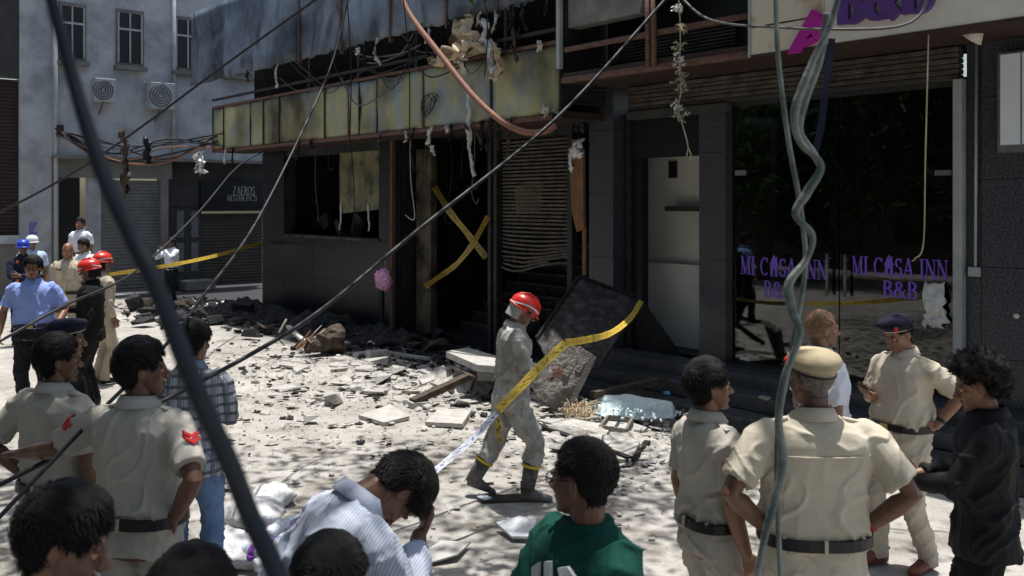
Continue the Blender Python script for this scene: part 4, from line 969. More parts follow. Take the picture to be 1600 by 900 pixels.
# ================================================================ PEOPLE
def m_skin(name, c): mat(name, c, .42, .22, 30, .25, bscale=140, attr='tint', bdist=.004, spec=.45)
m_skin('skin_mid', (.25,.125,.075)); m_skin('skin_dark', (.145,.07,.042)); m_skin('skin_light', (.36,.19,.12))
mat('hair_black', (.005,.0045,.0045), .62, .4, 60, .8, bscale=320, bdist=.006, col2=(.013,.011,.010), spec=.22)
mat('hair_grey', (.06,.052,.045), .6, .5, 70, .5, bscale=240, bdist=.004, col2=(.22,.19,.16))
mat('hair_henna', (.16,.07,.03), .6, .5, 70, .5, bscale=240, bdist=.004, col2=(.34,.22,.13))
def cloth(name, c, var=.14, rough=.88, b=.22): mat(name, c, rough, var, 4, b, bscale=24, bdist=.012, spec=.2)
cloth('khaki_shirt', (.43,.38,.30)); cloth('khaki_trousers', (.40,.345,.26)); cloth('khaki_light', (.53,.475,.375)); cloth('khaki_grey', (.44,.415,.365)); cloth('khaki_grey_trousers', (.43,.40,.345))
cloth('white_cloth', (.70,.73,.80)); cloth('blue_cloth', (.26,.35,.72)); cloth('black_cloth', (.010,.010,.011)); cloth('jacket_black', (.012,.012,.014), .2, .7)
cloth('navy_cloth', (.015,.02,.045)); cloth('green_tee', (.006,.062,.045)); cloth('jeans', (.17,.27,.46), .3); mat('grey_suit', (.24,.23,.21), .9, .3, 6, .5, bscale=24, col2=(.52,.505,.47), thr=(.35,.65), bdist=.012); cloth('dark_trousers', (.014,.015,.02))
cloth('stripe_plain', (.47,.51,.61)); cloth('check_plain', (.25,.29,.35)); cloth('beret_khaki', (.46,.385,.25)); cloth('beret_navy', (.012,.014,.03)); cloth('red_patch', (.5,.03,.03)); cloth('orange_cloth', (.75,.18,.03)); cloth('print_white', (.7,.72,.72)); cloth('light_blue', (.45,.56,.75))
mat('leather_black', (.008,.008,.009), .4, .3, 30, .1); mat('shoe_brown', (.20,.055,.035), .4, .3, 20, .1); mat('boot_rubber', (.055,.055,.055), .6, .5, 9, .3, col2=(.25,.235,.21))
mat('helmet_red', (.60,.022,.012), .3, .12, 5, .02, spec=.6); mat('helmet_blue', (.02,.06,.42), .35, .1, 5, .02); mat('stripe_white', (.75,.75,.75), .5, .1); mat('tape_yellow', (.80,.56,.03), .5, .12, 9, .05)
mat('phone_black', (.01,.01,.012), .2, .2); mat('lens_dark', (.02,.02,.02), .2, .1); mat('brass', (.5,.36,.12), .4, .2, metal=.8); mat('thread_red', (.35,.03,.03), .8, .2)
def m_pattern(name, base, line, kind, scale, thin=.5):
    m = bpy.data.materials.new(name); m.use_nodes = True; n = m.node_tree.nodes; l = m.node_tree.links; b = n['Principled BSDF']
    b.inputs['Roughness'].default_value = .85; b.inputs['Specular IOR Level'].default_value = .2
    a = n.new('ShaderNodeAttribute'); a.attribute_name = 'rest'; sp = n.new('ShaderNodeSeparateXYZ'); l.new(a.outputs['Vector'], sp.inputs[0])
    def band(sock, sc, w_):
        q = n.new('ShaderNodeMath'); q.operation = 'MULTIPLY'; q.inputs[1].default_value = sc; l.new(sock, q.inputs[0])
        f = n.new('ShaderNodeMath'); f.operation = 'FRACT'; l.new(q.outputs[0], f.inputs[0])
        c = n.new('ShaderNodeMath'); c.operation = 'LESS_THAN'; c.inputs[1].default_value = w_; l.new(f.outputs[0], c.inputs[0]); return c.outputs[0]
    def mix(A, fac, colr):
        mx = n.new('ShaderNodeMix'); mx.data_type = 'RGBA'; l.new(fac, mx.inputs['Factor'])
        if isinstance(A, tuple): mx.inputs['A'].default_value = (*A, 1)
        else: l.new(A, mx.inputs['A'])
        mx.inputs['B'].default_value = (*colr, 1); return mx.outputs['Result']
    if kind == 'stripe':
        ad = n.new('ShaderNodeMath'); ad.operation = 'ADD'; l.new(sp.outputs['X'], ad.inputs[0]); l.new(sp.outputs['Y'], ad.inputs[1])
        s = mix(base, band(ad.outputs[0], scale, thin), line)
    else:
        s = mix(base, band(sp.outputs['X'], scale, thin), line); s = mix(s, band(sp.outputs['Z'], scale, thin*.8), tuple(c*.6 for c in line)); s = mix(s, band(sp.outputs['X'], scale*2.03, .1), (.06,.07,.10))
    l.new(s, b.inputs['Base Color']); MT[name] = m
m_pattern('striped_shirt', (.54,.58,.67), (.34,.39,.52), 'stripe', 70, .35)
m_pattern('checked_shirt', (.46,.48,.52), (.24,.26,.31), 'check', 15, .4)

def to_np(me):
    n = len(me.vertices); v = np.empty(n*3, np.float32); me.vertices.foreach_get('co', v); return v.reshape(-1, 3)
def normals_np(me):
    n = len(me.vertices); v = np.empty(n*3, np.float32); me.vertices.foreach_get('normal', v); return v.reshape(-1, 3)
def set_np(me, v): me.vertices.foreach_set('co', np.ascontiguousarray(v, np.float32).ravel()); me.update()
def remesh(mb, vox, smooth=2, fac=.5):
    me = bpy.data.meshes.new('tmp'); me.from_pydata([tuple(p) for p in mb.v], [], mb.f)
    ob = bpy.data.objects.new('tmp', me); TMP.objects.link(ob)
    m = ob.modifiers.new('r', 'REMESH'); m.mode = 'VOXEL'; m.voxel_size = vox
    if smooth: s = ob.modifiers.new('s', 'SMOOTH'); s.factor = fac; s.iterations = smooth
    TVL.update(); dg = TVL.depsgraph
    out = bpy.data.meshes.new_from_object(ob.evaluated_get(dg)); bpy.data.objects.remove(ob); bpy.data.meshes.remove(me); return out
# remeshing happens in a side scene so that the main scene is not re-evaluated each time
TSC = bpy.data.scenes.new('tmp_scene'); TMP = TSC.collection; TVL = TSC.view_layers[0]
if TVL.depsgraph is None:
    TVL.update()
    if TVL.depsgraph is None:      # fall back to the main scene
        TMP = COL
        class _V:
            depsgraph = None
            def update(s): s.depsgraph = bpy.context.evaluated_depsgraph_get()
        TVL = _V()

def folds(me, amp, seed, fx=8, fz=4, diag=0.0, prof=None):
    v = to_np(me); nn = normals_np(me); out = v.copy()
    for i in range(len(v)):
        x, y, z = v[i]; a = noise.noise(Vector((x*5+seed, y*5, z*4)))
        q = noise.noise(Vector((x*fx+a*1.6+seed*3, y*fx+z*diag, z*fz+x*diag*.8)))
        q2 = noise.noise(Vector((x*fx*2.1, y*fx*2.1+seed, z*fz*2.4+a*2)))
        k = amp if prof is None else amp*prof(z)
        rd = max(0., 1-abs(q)*4.2); r2 = max(0., 1-abs(q2)*3.5)
        out[i] += nn[i]*k*(.35*a+.95*rd*rd+.25*r2*r2-.32)
    set_np(me, out)

TOR = [(.80,.178,.128,.0),(.90,.176,.126,.0),(.98,.168,.118,.0),(1.06,.162,.114,.004),(1.15,.166,.118,.006),(1.24,.178,.122,.004),(1.32,.188,.124,.0),(1.38,.190,.116,-.006),(1.425,.172,.098,-.012),(1.455,.128,.082,-.014),(1.485,.078,.070,-.012),(1.505,.062,.062,-.008)]
def tor(z, g, belly):
    zs = [t[0] for t in TOR]; f = lambda k: float(np.interp(z, zs, [t[k] for t in TOR]))
    bl = belly*math.exp(-((z-1.08)/.13)**2); return f(1)*g*(1+bl*.5), f(2)*g*(1+bl), f(3)+bl*.05
def ring(z, g, belly, n=28, off=0., e=2.5):
    a, b, y = tor(z, g, belly); out = []
    for j in range(n):
        t = 2*math.pi*j/n; c, s = math.cos(t), math.sin(t)
        out.append(Vector(((a+off)*math.copysign(abs(c)**(2/e), c), y+(b+off)*math.copysign(abs(s)**(2/e), s), z)))
    return out

ARM = {'down': dict(t=(.235,.05,.885), pole=(.4,-1,0), curl=25),
       'hip': dict(t=(.205,-.01,1.015), pole=(1,-.55,0), hd=(-.5,.75,-.3), pn=(-1,-.1,.2), curl=30),
       'hipback': dict(t=(.215,-.05,1.02), pole=(1,-.75,.0), hd=(-.75,-.2,-.55), pn=(-.5,.9,0), curl=22),
       'front': dict(t=(.10,.30,1.13), pole=(.6,-.3,-1), hd=(-.35,1,.15), pn=(-1,-.2,.3), curl=40),
       'crossed': dict(t=(-.06,.20,1.17), pole=(.9,.2,-.9), hd=(-1,.15,.1), pn=(0,-1,0), curl=30)}
def hand(mb, W, d, n, side, curl=25, thumb_out=.7):
    d = d.normalized(); n = (n-d*n.dot(d)); n = n.normalized() if n.length > 1e-4 else d.orthogonal().normalized()
    t = d.cross(n)*side
    rings = []
    for k, hw, ht in ((-.02,.026,.021),(.02,.031,.019),(.05,.039,.017),(.085,.042,.014),(.100,.036,.010)):
        rings.append([W+d*k+t*hw*math.cos(a)+n*ht*math.sin(a) for a in [2*math.pi*j/12 for j in range(12)]])
    mb.loft(rings)
    for k, (o, L) in enumerate(((.031,.074),(.0105,.083),(-.0105,.077),(-.031,.060))):
        p = W+d*.088+t*o; dr = (d+t*o*2.2).normalized(); pts = [p]; c = R(curl*(1+.12*k))
        for sgm in (.42,.32,.26):
            dr = (dr*math.cos(c)+n*math.sin(c)).normalized(); p = p+dr*L*sgm; pts.append(p)
        mb.tube(pts, [.0095,.0092,.0085,.0075], 8, rnd=True)
    b = W+d*.028+t*.026; dr = (d*.75+t*thumb_out+n*.3).normalized(); p1 = b+dr*.042; dr2 = (dr+d*.5+n*.25).normalized()
    mb.tube([b, p1, p1+dr2*.034], [.0135,.0115,.009], 8, rnd=True)

def ik(S, Wt, a, b, pole):
    v = Wt-S; L = min(v.length, (a+b)*.995); d = v.normalized(); Wt = S+d*L
    x = (a*a-b*b+L*L)/(2*L); h = math.sqrt(max(a*a-x*x, 1e-6)); p = pole-d*pole.dot(d)
    p = p.normalized() if p.length > 1e-4 else d.orthogonal().normalized()
    return S+d*x+p*h, Wt

def head_parts(mb, fat=1.0):
    mb.ell((0,-.020,.030), (.076,.096,.088), nu=20, nv=14)
    rg = []
    for z, hw, yf, yb in ((.075,.058,.060,-.06),(.045,.066,.077,-.06),(.015,.067,.081,-.06),(-.02,.0655,.081,-.05),(-.05,.060*fat,.081,-.035),(-.078,.050*fat,.080,-.01),(-.100,.036*fat,.076,.012),(-.113,.020,.064,.03)):
        cy = (yf+yb)/2; ry = (yf-yb)/2
        rg.append([Vector((hw*math.copysign(abs(math.cos(a))**.85, math.cos(a)), cy+ry*math.copysign(abs(math.sin(a))**.9, math.sin(a)), z)) for a in [2*math.pi*j/20 for j in range(20)]])
    mb.loft(rg[::-1])
    for s in (-1, 1):
        mb.ell((s*.031,.073,.021), (.027,.013,.009)); mb.ell((s*.044,.052,-.022), (.023,.026,.024)); mb.ell((s*.013,.094,-.034), (.0105,.011,.009))
        mb.ell((s*.079,-.016,-.006), (.009,.021,.032), Matrix.Rotation(s*.35, 3, 'Z'))
    mb.tube([(0,.078,.018),(0,.092,-.012),(0,.105,-.030)], [.010,.011,.0135], 10, rnd=True)
    mb.ell((0,.083,-.061), (.025,.011,.007)); mb.ell((0,.081,-.072), (.021,.011,.008)); mb.ell((0,.073,-.101), (.022,.016,.015))

HL = ([-.13,-.05,-.035,-.022,.015,.03,.045,.06,.08], [-.075,-.062,-.02,.028,.030,.02,.05,.066,.074])
def hair_mask(v, recede=0.):
    x, y, z = v[:,0], v[:,1], v[:,2]
    line = np.interp(y, HL[0], HL[1]) + recede*np.clip((y-.0)/.06, 0, 1.3)
    line = np.where((y > .02) & (np.abs(x) < .055), np.maximum(line, .070+recede*.8-.0*y), line)
    m = z-line; ear = (np.abs(x) > .0735) & ((((y+.016)/.026)**2+((z+.006)/.040)**2) < 1); m = np.where(ear, -1, m); return m

def person(label, px, d, face, h, skin='skin_mid', shirt='khaki_shirt', trousers='khaki_trousers', shoes='leather_black', lean=0, side=0, twist=0, head=(0,0,0),
           girth=1.0, belly=0.0, arms=('down','down'), legs=((-.11,0),(.11,0)), sleeve='short', tuck=True, hair='short', haircol='hair_black', cap=None, belt=True, collar=True, boots=False,
           near=1, glasses=False, z0=0, moustache=False, recede=0, group=None, fat=1.0, patch=None, epaul=False, cat='person', seed=None, foldamp=.017, pelvis=0, gray_face=0, hs=1.0):
    sd_ = seed if seed is not None else (px*7.3+d*13) % 90
    rnd = random.Random(int(sd_*100))
    hd = FW*math.cos(R(face))+RT*math.sin(R(face)); pos = at(px, HZ, d); pos.z = z0
    root = thing('person', label, cat, pos, math.atan2(hd.y, hd.x)-R(90), group); s = h/1.75; root.scale = (s, s, s)
    vox = {2: .0085, 1: .0105, 0: .016}[near]; hv = {2: .0042, 1: .005, 0: .0085}[near]; av = {2: .0046, 1: .0052, 0: .008}[near]
    PV = Vector((0,0,.96)); dz = Vector((0,0,pelvis))
    def TT(p, w=None):
        p = Vector(p)
        if w is None: t = min(1, max(0, (p.z-.90)/.25)); w = t*t*(3-2*t)
        M = Matrix.Rotation(R(-twist*w), 3, 'Z') @ Matrix.Rotation(R(-lean*w), 3, 'X') @ Matrix.Rotation(R(side*w), 3, 'Y')
        return M @ (p-PV) + PV + dz
    MR = (Matrix.Rotation(R(-twist), 3, 'Z') @ Matrix.Rotation(R(-lean), 3, 'X') @ Matrix.Rotation(R(side), 3, 'Y'))
    # --- arms
    A = []
    for sgn, spec in ((-1, arms[0]), (1, arms[1])):
        sp = dict(ARM[spec]) if isinstance(spec, str) else dict(spec)
        mir = lambda t: Vector((t[0]*sgn, t[1], t[2]))
        S = TT((.183*sgn*girth, -.012, 1.405), 1); W = TT(mir(sp['t']), 1); E, W = ik(S, W, .285, .255, MR @ mir(sp['pole']))
        fd = (W-E).normalized(); hdv = (MR @ mir(sp['hd'])) if 'hd' in sp else fd
        pn = (MR @ mir(sp['pn'])) if 'pn' in sp else MR @ Vector((-sgn, 0, 0))
        A.append((sgn, S, E, W, hdv, pn, sp.get('curl', 25)))
    body = MB()           # hidden core
    body.loft([[TT(p) for p in ring(z, girth*.8, 0, 12)] for z in (.82,.95,1.1,1.25,1.36,1.43,1.48)])
    L = []
    for sgn, ft in ((-1, legs[0]), (1, legs[1])):
        fx_, fy_ = ft[0], ft[1]; fz_ = ft[2] if len(ft) > 2 else 0; pit = ft[3] if len(ft) > 3 else 0
        Hh = Vector((.092*sgn*girth, 0, .90))+dz; An = Vector((fx_, fy_-.03, .085+fz_)); K, An = ik(Hh, An, .435, .415, Vector((sgn*.12, 1, 0))); L.append((sgn, Hh, K, An, pit))
        body.tube([Hh, K, An], [.06,.045,.032], 8, rnd=True)
    # --- head in its own frame
    piv = TT((0,-.006,1.515), 1); HR = MR @ Matrix.Rotation(R(-head[0]), 3, 'Z') @ Matrix.Rotation(R(-head[1]), 3, 'X') @ Matrix.Rotation(R(head[2]), 3, 'Y')
    hc = piv + HR @ Vector((0, .018, .118)); HM = Matrix.Translation(hc) @ HR.to_4x4() @ Matrix.Scale(hs, 4); HI = HM.inverted()
    hm = MB(); head_parts(hm, fat)
    nb = HI @ TT((0,-.014,1.42), 1); nm = HI @ TT((0,-.012,1.475), 1)
    hm.tube([nb, nm, Vector((0,-.024,-.075)), Vector((0,-.015,-.02))], [.064*girth**.5,.056,.054,.05], 16)
    hme = remesh(hm, hv, 3, .5); v = to_np(hme)
    for sgn in (-1, 1):
        q = np.exp(-(((v[:,0]-sgn*.031)/.015)**2+((v[:,2]-.002)/.0095)**2))*(v[:,1] > .03); v[:,1] -= .011*q
    q = np.exp(-((v[:,2]+.0665)/.0022)**2)*np.exp(-(v[:,0]/.02)**2)*(v[:,1] > .05); v[:,1] -= .003*q
    set_np(hme, v)
    tint = np.ones((len(v), 3), np.float32); X_, Y_, Z_ = v[:,0], v[:,1], v[:,2]; fr = (Y_ > .03)
    def paint(mask, c):
        mask = np.clip(mask, 0, 1)[:,None]; tint[:] = tint*(1-mask)+np.array(c, np.float32)*tint*mask
    bz = .0235+.06*(np.abs(X_)-.03)*(np.abs(X_) < .03)-.25*np.clip(np.abs(X_)-.038, 0, 1)
    paint(fr*np.exp(-((Z_-bz)/.0045)**4)*(np.abs(X_) > .010)*(np.abs(X_) < .052), (.16,.15,.15))
    paint(fr*np.exp(-((Z_+.0665)/.009)**4-(X_/.025)**4), (.82,.58,.55)); paint(fr*np.exp(-((Z_+.0665)/.0018)**2-(X_/.024)**4), (.35,.25,.25))
    paint(fr*np.exp(-(((np.abs(X_)-.031)/.018)**2+((Z_-.0)/.011)**2)), (.62,.58,.56))
    paint(fr*.35*(Z_ < -.035)*(Y_ < .096), (.62,.60,.60))
    if moustache: paint(fr*np.exp(-((Z_+.050)/.007)**4-(X_/.032)**4)*(Y_ < .100), (.08,.08,.08))
    if gray_face: paint(fr*.6*(Z_ < -.045)*(np.abs(X_) < .06), (.7,.7,.75))
    hm_ = hair_mask(v, recede)
    if hair != 'none': paint((hm_ > -.004)*1.0, (.12,.11,.11) if haircol == 'hair_black' else (.5,.45,.42))
    elif True: paint((hm_ > .0)*.25, (.5,.45,.42))
    # --- put the body together: head, both bare arms with hands, core: one mesh
    me_v = [np.array([tuple(HM @ Vector(p)) for p in v], np.float32)]; fcs = [list(p.vertices) for p in hme.polygons]; tn = [tint]; off = len(v)
    for sgn, S, E, W, hdv, pn, curl in A:
        am = MB(); p0 = S.lerp(E, .35)
        am.tube([p0, S.lerp(E, .75), E, E.lerp(W, .3), E.lerp(W, .7), W, W+(W-E).normalized()*.012], [.047*girth**.5,.044,.041,.044,.036,.029,.027], 14, rnd=True)
        hand(am, W, hdv.normalized()*1.0, pn, sgn, curl)
        ar = remesh(am, av, 2, .45); q = to_np(ar); me_v.append(q); fcs += [[i+off for i in p.vertices] for p in ar.polygons]; off += len(q)
        tn.append(np.ones((len(q), 3), np.float32)); bpy.data.meshes.remove(ar)
    me_v.append(np.array([tuple(p) for p in body.v], np.float32)); fcs += [[i+off for i in f] for f in body.f]; tn.append(np.ones((len(body.v), 3), np.float32)); off += len(body.v)
    ey = MB()
    for sgn in (-1, 1): ey.ell((sgn*.031,.0660,.002), (.0135,.0125,.0125), nu=16, nv=12)
    ev = np.array(ey.v, np.float32); et = np.full((len(ev), 3), 3.2, np.float32)
    for sgn in (-1, 1):
        r_ = np.hypot(ev[:,0]-sgn*.031, ev[:,2]-.0005); et[(r_ < .0062) & (ev[:,1] > .066)] = (.08,.06,.05)
    et[ev[:,2] > .0075] = .55
    me_v.append(np.array([tuple(HM @ Vector(p)) for p in ev], np.float32)); fcs += [[i+off for i in f] for f in ey.f]; tn.append(et)
    me = bpy.data.meshes.new('body'); me.from_pydata(np.concatenate(me_v).tolist(), [], fcs); me.materials.append(MT[skin]); me.polygons.foreach_set('use_smooth', [True]*len(me.polygons))
    tt = np.concatenate(tn); ca = me.color_attributes.new('tint', 'FLOAT_COLOR', 'POINT'); ca.data.foreach_set('color', np.concatenate([tt, np.ones((len(tt), 1), np.float32)], 1).ravel()); me.update()
    bo = link('body', me, root)
    # --- shirt
    sm = MB(); z_lo = .955 if tuck else .80
    zs = [z for z in (.80,.86,.92,.955,1.0,1.05,1.1,1.15,1.2,1.25,1.3,1.34,1.38,1.41,1.435,1.46,1.485,1.498) if z >= z_lo-1e-6]
    puff = lambda z: .012 + (.013*math.exp(-((z-1.055)/.05)**2) if tuck else .012*math.exp(-((z-.84)/.1)**2))
    sm.loft([[TT(p) for p in ring(z, girth, belly, 28, puff(z) if z < 1.46 else .004)] for z in zs])
    for sgn, S, E, W, hdv, pn, curl in A:
        inn = TT((.10*sgn, -.012, 1.395), 1); sh = TT((.165*sgn*girth, -.012, 1.408), 1); k = girth**.5
        if sleeve == 'short': end = S.lerp(E, .80); sm.tube([inn, sh, S.lerp(E, .12), S.lerp(E, .45), end], [.055,.068*k,.073*k,.070*k,.072*k], 16)
        else:
            q = W-(W-E).normalized()*.02; sm.tube([inn, sh, S.lerp(E, .12), S.lerp(E, .5), S.lerp(E, .9), E, E.lerp(W, .15), E.lerp(W, .55), q], [.055,.066*k,.070*k,.066*k,.060*k,.060*k,.058*k,.052*k,.044], 14)
    sme = remesh(sm, vox, 2, .5); folds(sme, foldamp, sd_, 6.5, 3.6, 4 if rnd.random() > .5 else -4, lambda z: .8+.8*math.exp(-((z-1.02)/.12)**2))
    sme.materials.append(MT[shirt]); sme.polygons.foreach_set('use_smooth', [True]*len(sme.polygons))
    q = to_np(sme); MI = MR.inverted(); rs = np.array([tuple(MI @ (Vector(p)-PV-dz)) for p in q], np.float32)
    ra = sme.attributes.new('rest', 'FLOAT_VECTOR', 'POINT'); ra.data.foreach_set('vector', rs.ravel()); so_ = link('shirt' if sleeve == 'short' or 'jacket' not in shirt else 'jacket', sme, root)
    if collar:
        rg = []; n = 22; gap = .32
        for z, off_ in ((1.468,.006),(1.522,.004),(1.524,.010),(1.476,.026),(1.470,.022)):
            row = []
            for j in range(n):
                a = R(90)+gap+(2*math.pi-2*gap)*j/(n-1); rr = .061+off_+(.012 if z < 1.5 else 0); row.append(TT((rr*1.02*math.cos(a), -.010+rr*1.05*math.sin(a)-(z-1.47)*.12, z+.010*math.cos(a-R(270))), 1))
            rg.append(row)
        vv = [p for r_ in rg for p in r_]; ff = [(i*n+j, i*n+j+1, (i+1)*n+j+1, (i+1)*n+j) for i in range(len(rg)-1) for j in range(n-1)]
        MB().add(vv, ff).build('collar', shirt if 'check' not in shirt and 'strip' not in shirt else 'stripe_plain' if 'strip' in shirt else 'check_plain', so_, True)
    if epaul:
        for sgn in (-1, 1):
            o_ = TT((.115*sgn, -.012, 1.468), 1); e_ = TT((.188*sgn, -.012, 1.452), 1); dd = (e_-o_); nn_ = MR @ Vector((.25*sgn, 0, 1)); nn_.normalize(); sdv = dd.normalized().cross(nn_)*.021
            MB().slab([o_-sdv+nn_*.012, e_-sdv+nn_*.012, e_+sdv+nn_*.012, o_+sdv+nn_*.012], .012, nn_).build('shoulder_strap', shirt, so_)
    if patch:
        for sgn, S, E, W, *_ in A:
            if sgn in patch:
                c = S.lerp(E, .42); ax = (E-S).normalized(); ou = MR @ Vector((sgn, -.55, .25)); ou = (ou-ax*ou.dot(ax)).normalized(); sv_ = ax.cross(ou); b0 = c+ou*.0745*girth**.5
                for k in range(2):
                    o_ = b0+ax*(.028*k-.03)
                    MB().slab([o_-sv_*.035, o_+ax*.022, o_+sv_*.035, o_+sv_*.035+ax*.018, o_+ax*.042, o_-sv_*.035+ax*.018][::1], .01, ou).build('sleeve_chevron', 'red_patch', so_)
    # --- trousers
    tm = MB(); ztop = 1.0 if tuck else .96
    tm.loft([[p+dz if z > .93 else p+dz for p in ring(z, girth, belly*.6 if z > .95 else 0, 24, .006)] for z in (.835,.87,.91,.955,ztop)])
    for sgn, Hh, K, An, pit in L:
        k = girth**.5; e = An+Vector((0,0,-.045)) if not boots else K.lerp(An, .42)
        hp = Vector((Hh.x*.95, Hh.y-.01, Hh.z)); tm.tube([hp+Vector((0,0,.03)), hp.lerp(K, .25), hp.lerp(K, .6), K, K.lerp(An, .35), K.lerp(An, .75), e] if not boots else [hp+Vector((0,0,.03)), hp.lerp(K, .25), hp.lerp(K, .6), K, e], [.100*k,.104*k,.090*k,.078*k,.074*k,.067*k,.066*k] if not boots else [.105*k,.108*k,.098*k,.088*k,.082*k], 16)
    tme = remesh(tm, vox*1.15, 2, .5); folds(tme, foldamp*.9, sd_+5, 9, 6, 3)
    tme.materials.append(MT[trousers]); tme.polygons.foreach_set('use_smooth', [True]*len(tme.polygons)); to_ = link('trousers', tme, root)
    if belt and tuck:
        rg = [[p+dz for p in ring(z, girth, belly*.8, 32, o_)] for z, o_ in ((.966,.010),(.966,.033),(1.010,.033),(1.010,.010))]
        bo_ = MB().loft(rg, False).build('belt', 'leather_black', root, False)
        a, b, y = tor(.99, girth, belly*.8); MB().cbox((0, y+b+.037, .989+pelvis), (.06,.012,.045)).build('buckle', 'brass', bo_)
        for an in (-2.3,-1.57,-.8,.6,2.5):
            MB().cbox((math.cos(an)*(a+.034), y+math.sin(an)*(b+.034), .989+pelvis), (.014,.014,.056)).build('belt_loop', trousers, to_)
    # --- shoes or boots
    for sgn, Hh, K, An, pit in L:
        sh_ = MB(); rg = []
        for y, hw, zt, zb in ((-.085,.020,.055,.006),(-.075,.034,.085,.0),(-.03,.040,.105,.0),(.02,.040,.098,.0),(.08,.046,.068,.0),(.13,.046,.052,.0),(.165,.036,.042,.004),(.185,.016,.03,.008)):
            rg.append([Vector((hw*math.copysign(abs(math.cos(a))**.7, math.cos(a)), y, (zt+zb)/2+(zt-zb)/2*math.copysign(abs(math.sin(a))**.75, math.sin(a)))) for a in [2*math.pi*j/14 for j in range(14)]])
        sh_.loft(rg)
        if boots: sh_.tube([(0,-.035,.05),(0,-.035,.16)], [.05,.055], 14)
        M = Matrix.Translation(An+Vector((0,.03,-.085))) @ Matrix.Rotation(R(-10*sgn), 4, 'Z') @ Matrix.Translation((0,.1,0)) @ Matrix.Rotation(R(-pit), 4, 'X') @ Matrix.Translation((0,-.1,0)); sh_.xf(M)
        if boots:
            sh_.tube([An, An.lerp(K, .3), K.lerp(An, .42)], [.058,.066,.070], 14)
        so2 = sh_.build('boot' if boots else 'shoe', shoes, root, True)
        if boots: MB().tube([K.lerp(An, .50), K.lerp(An, .45)], [.085,.086], 16).build('boot_band', 'tape_yellow', so2, True)
    # --- hair
    if hair != 'none':
        th = {'short': .010, 'full': .022, 'curly': .052, 'buzz': .004}[hair]; nv = normals_np(hme)
        keep = hm_ > 0; idx = -np.ones(len(v), int); idx[keep] = np.arange(keep.sum()); hv_ = []
        for i in np.nonzero(keep)[0]:
            p = Vector(v[i]); k = min(1, hm_[i]/.03)**.7; nz = noise.noise(p*38+Vector((sd_,0,0))); n2 = noise.noise(Vector((p.x*90, p.y*30, p.z*90)))
            t = th*(k*(1+.35*nz)+.15)+min(.0025, th*.15)*n2
            if hair == 'curly': t += .022*k*noise.noise(p*32+Vector((0,sd_,0)))+.010*noise.noise(p*75)
            if hair == 'full': t += .012*k*max(0, p.z-.03)/.09
            hv_.append(HM @ (p+Vector(nv[i])*t))
        hf = [[int(idx[j]) for j in p.vertices] for p in hme.polygons if all(keep[j] for j in p.vertices)]
        hb = MB().add(hv_, hf); nbl = {'short': 4200, 'full': 5200, 'curly': 4200, 'buzz': 1500}[hair] if near else 400
        ks = list(np.nonzero(keep)[0])
        for _ in range(nbl):
            i = rnd.choice(ks); p = Vector(v[i]); n_ = Vector(nv[i]); k = min(1, hm_[i]/.03)**.7
            an_ = 2.5*noise.noise(p*9+Vector((sd_,0,0))); fl = Vector((math.sin(an_)*.8+rnd.uniform(-.35,.35), (.6 if p.z > .05 else -.25)+.4*math.cos(an_)+rnd.uniform(-.3,.3), -.7)); fl = fl-n_*fl.dot(n_)
            if hair == 'curly': fl = Vector((rnd.uniform(-1,1), rnd.uniform(-1,1), rnd.uniform(-1,1)))
            fl = fl.normalized() if fl.length > 1e-3 else n_.orthogonal(); sd2 = n_.cross(fl)*.0022
            b = p+n_*th*k*rnd.uniform(.7,1.15); ln = {'short': .020,'full': .034,'curly': .03,'buzz': .007}[hair]*rnd.uniform(.6,1.2); tip = b+fl*ln+n_*ln*(rnd.uniform(-.02,.28) if hair != 'curly' else .7); mid = b+fl*ln*.5+n_*ln*.24
            hb.add([HM @ (b-sd2), HM @ (b+sd2), HM @ (mid+sd2), HM @ (mid-sd2), HM @ tip], [(0,1,2,3),(3,2,4)])
        hb.build('hair', haircol, root, True)
    def hl(name, mb, m, par=root, smooth=True): mb.xf(HM); return mb.build(name, m, par, smooth)
    def er(z, rx, ry, cx=0, cy=-.015, n=26, tx=0, ty=0): return [Vector((cx+rx*math.cos(a), cy+ry*math.sin(a), z+tx*math.cos(a)*rx+ty*math.sin(a)*ry)) for a in [2*math.pi*j/n for j in range(n)]]
    if cap in ('beret_khaki', 'beret_navy'):
        c = MB().loft([er(.040,.086,.108,ty=.25), er(.062,.088,.110,ty=.25)]); bd = hl('cap_band', c, 'leather_black' if cap == 'beret_navy' else 'beret_khaki')
        dx = .016
        c = MB().loft([er(.056,.088,.110,ty=.25), er(.072,.098,.120,dx*.5,ty=.22), er(.092,.104,.124,dx,ty=.18), er(.112,.092,.110,dx,ty=.15), er(.126,.062,.078,dx,ty=.1), er(.131,.02,.03,dx)])
        hl('cap_crown', c, cap); c = MB().loft([er(.036,.0875,.1095,ty=.25), er(.046 if cap == 'beret_khaki' else .040,.090,.112,ty=.25)], False)
        hl('cap_piping', c, 'leather_black' if cap == 'beret_khaki' else 'stripe_white')
        hl('cap_badge', MB().ell((-.07,.06,.078), (.012,.018,.018)), 'red_patch')
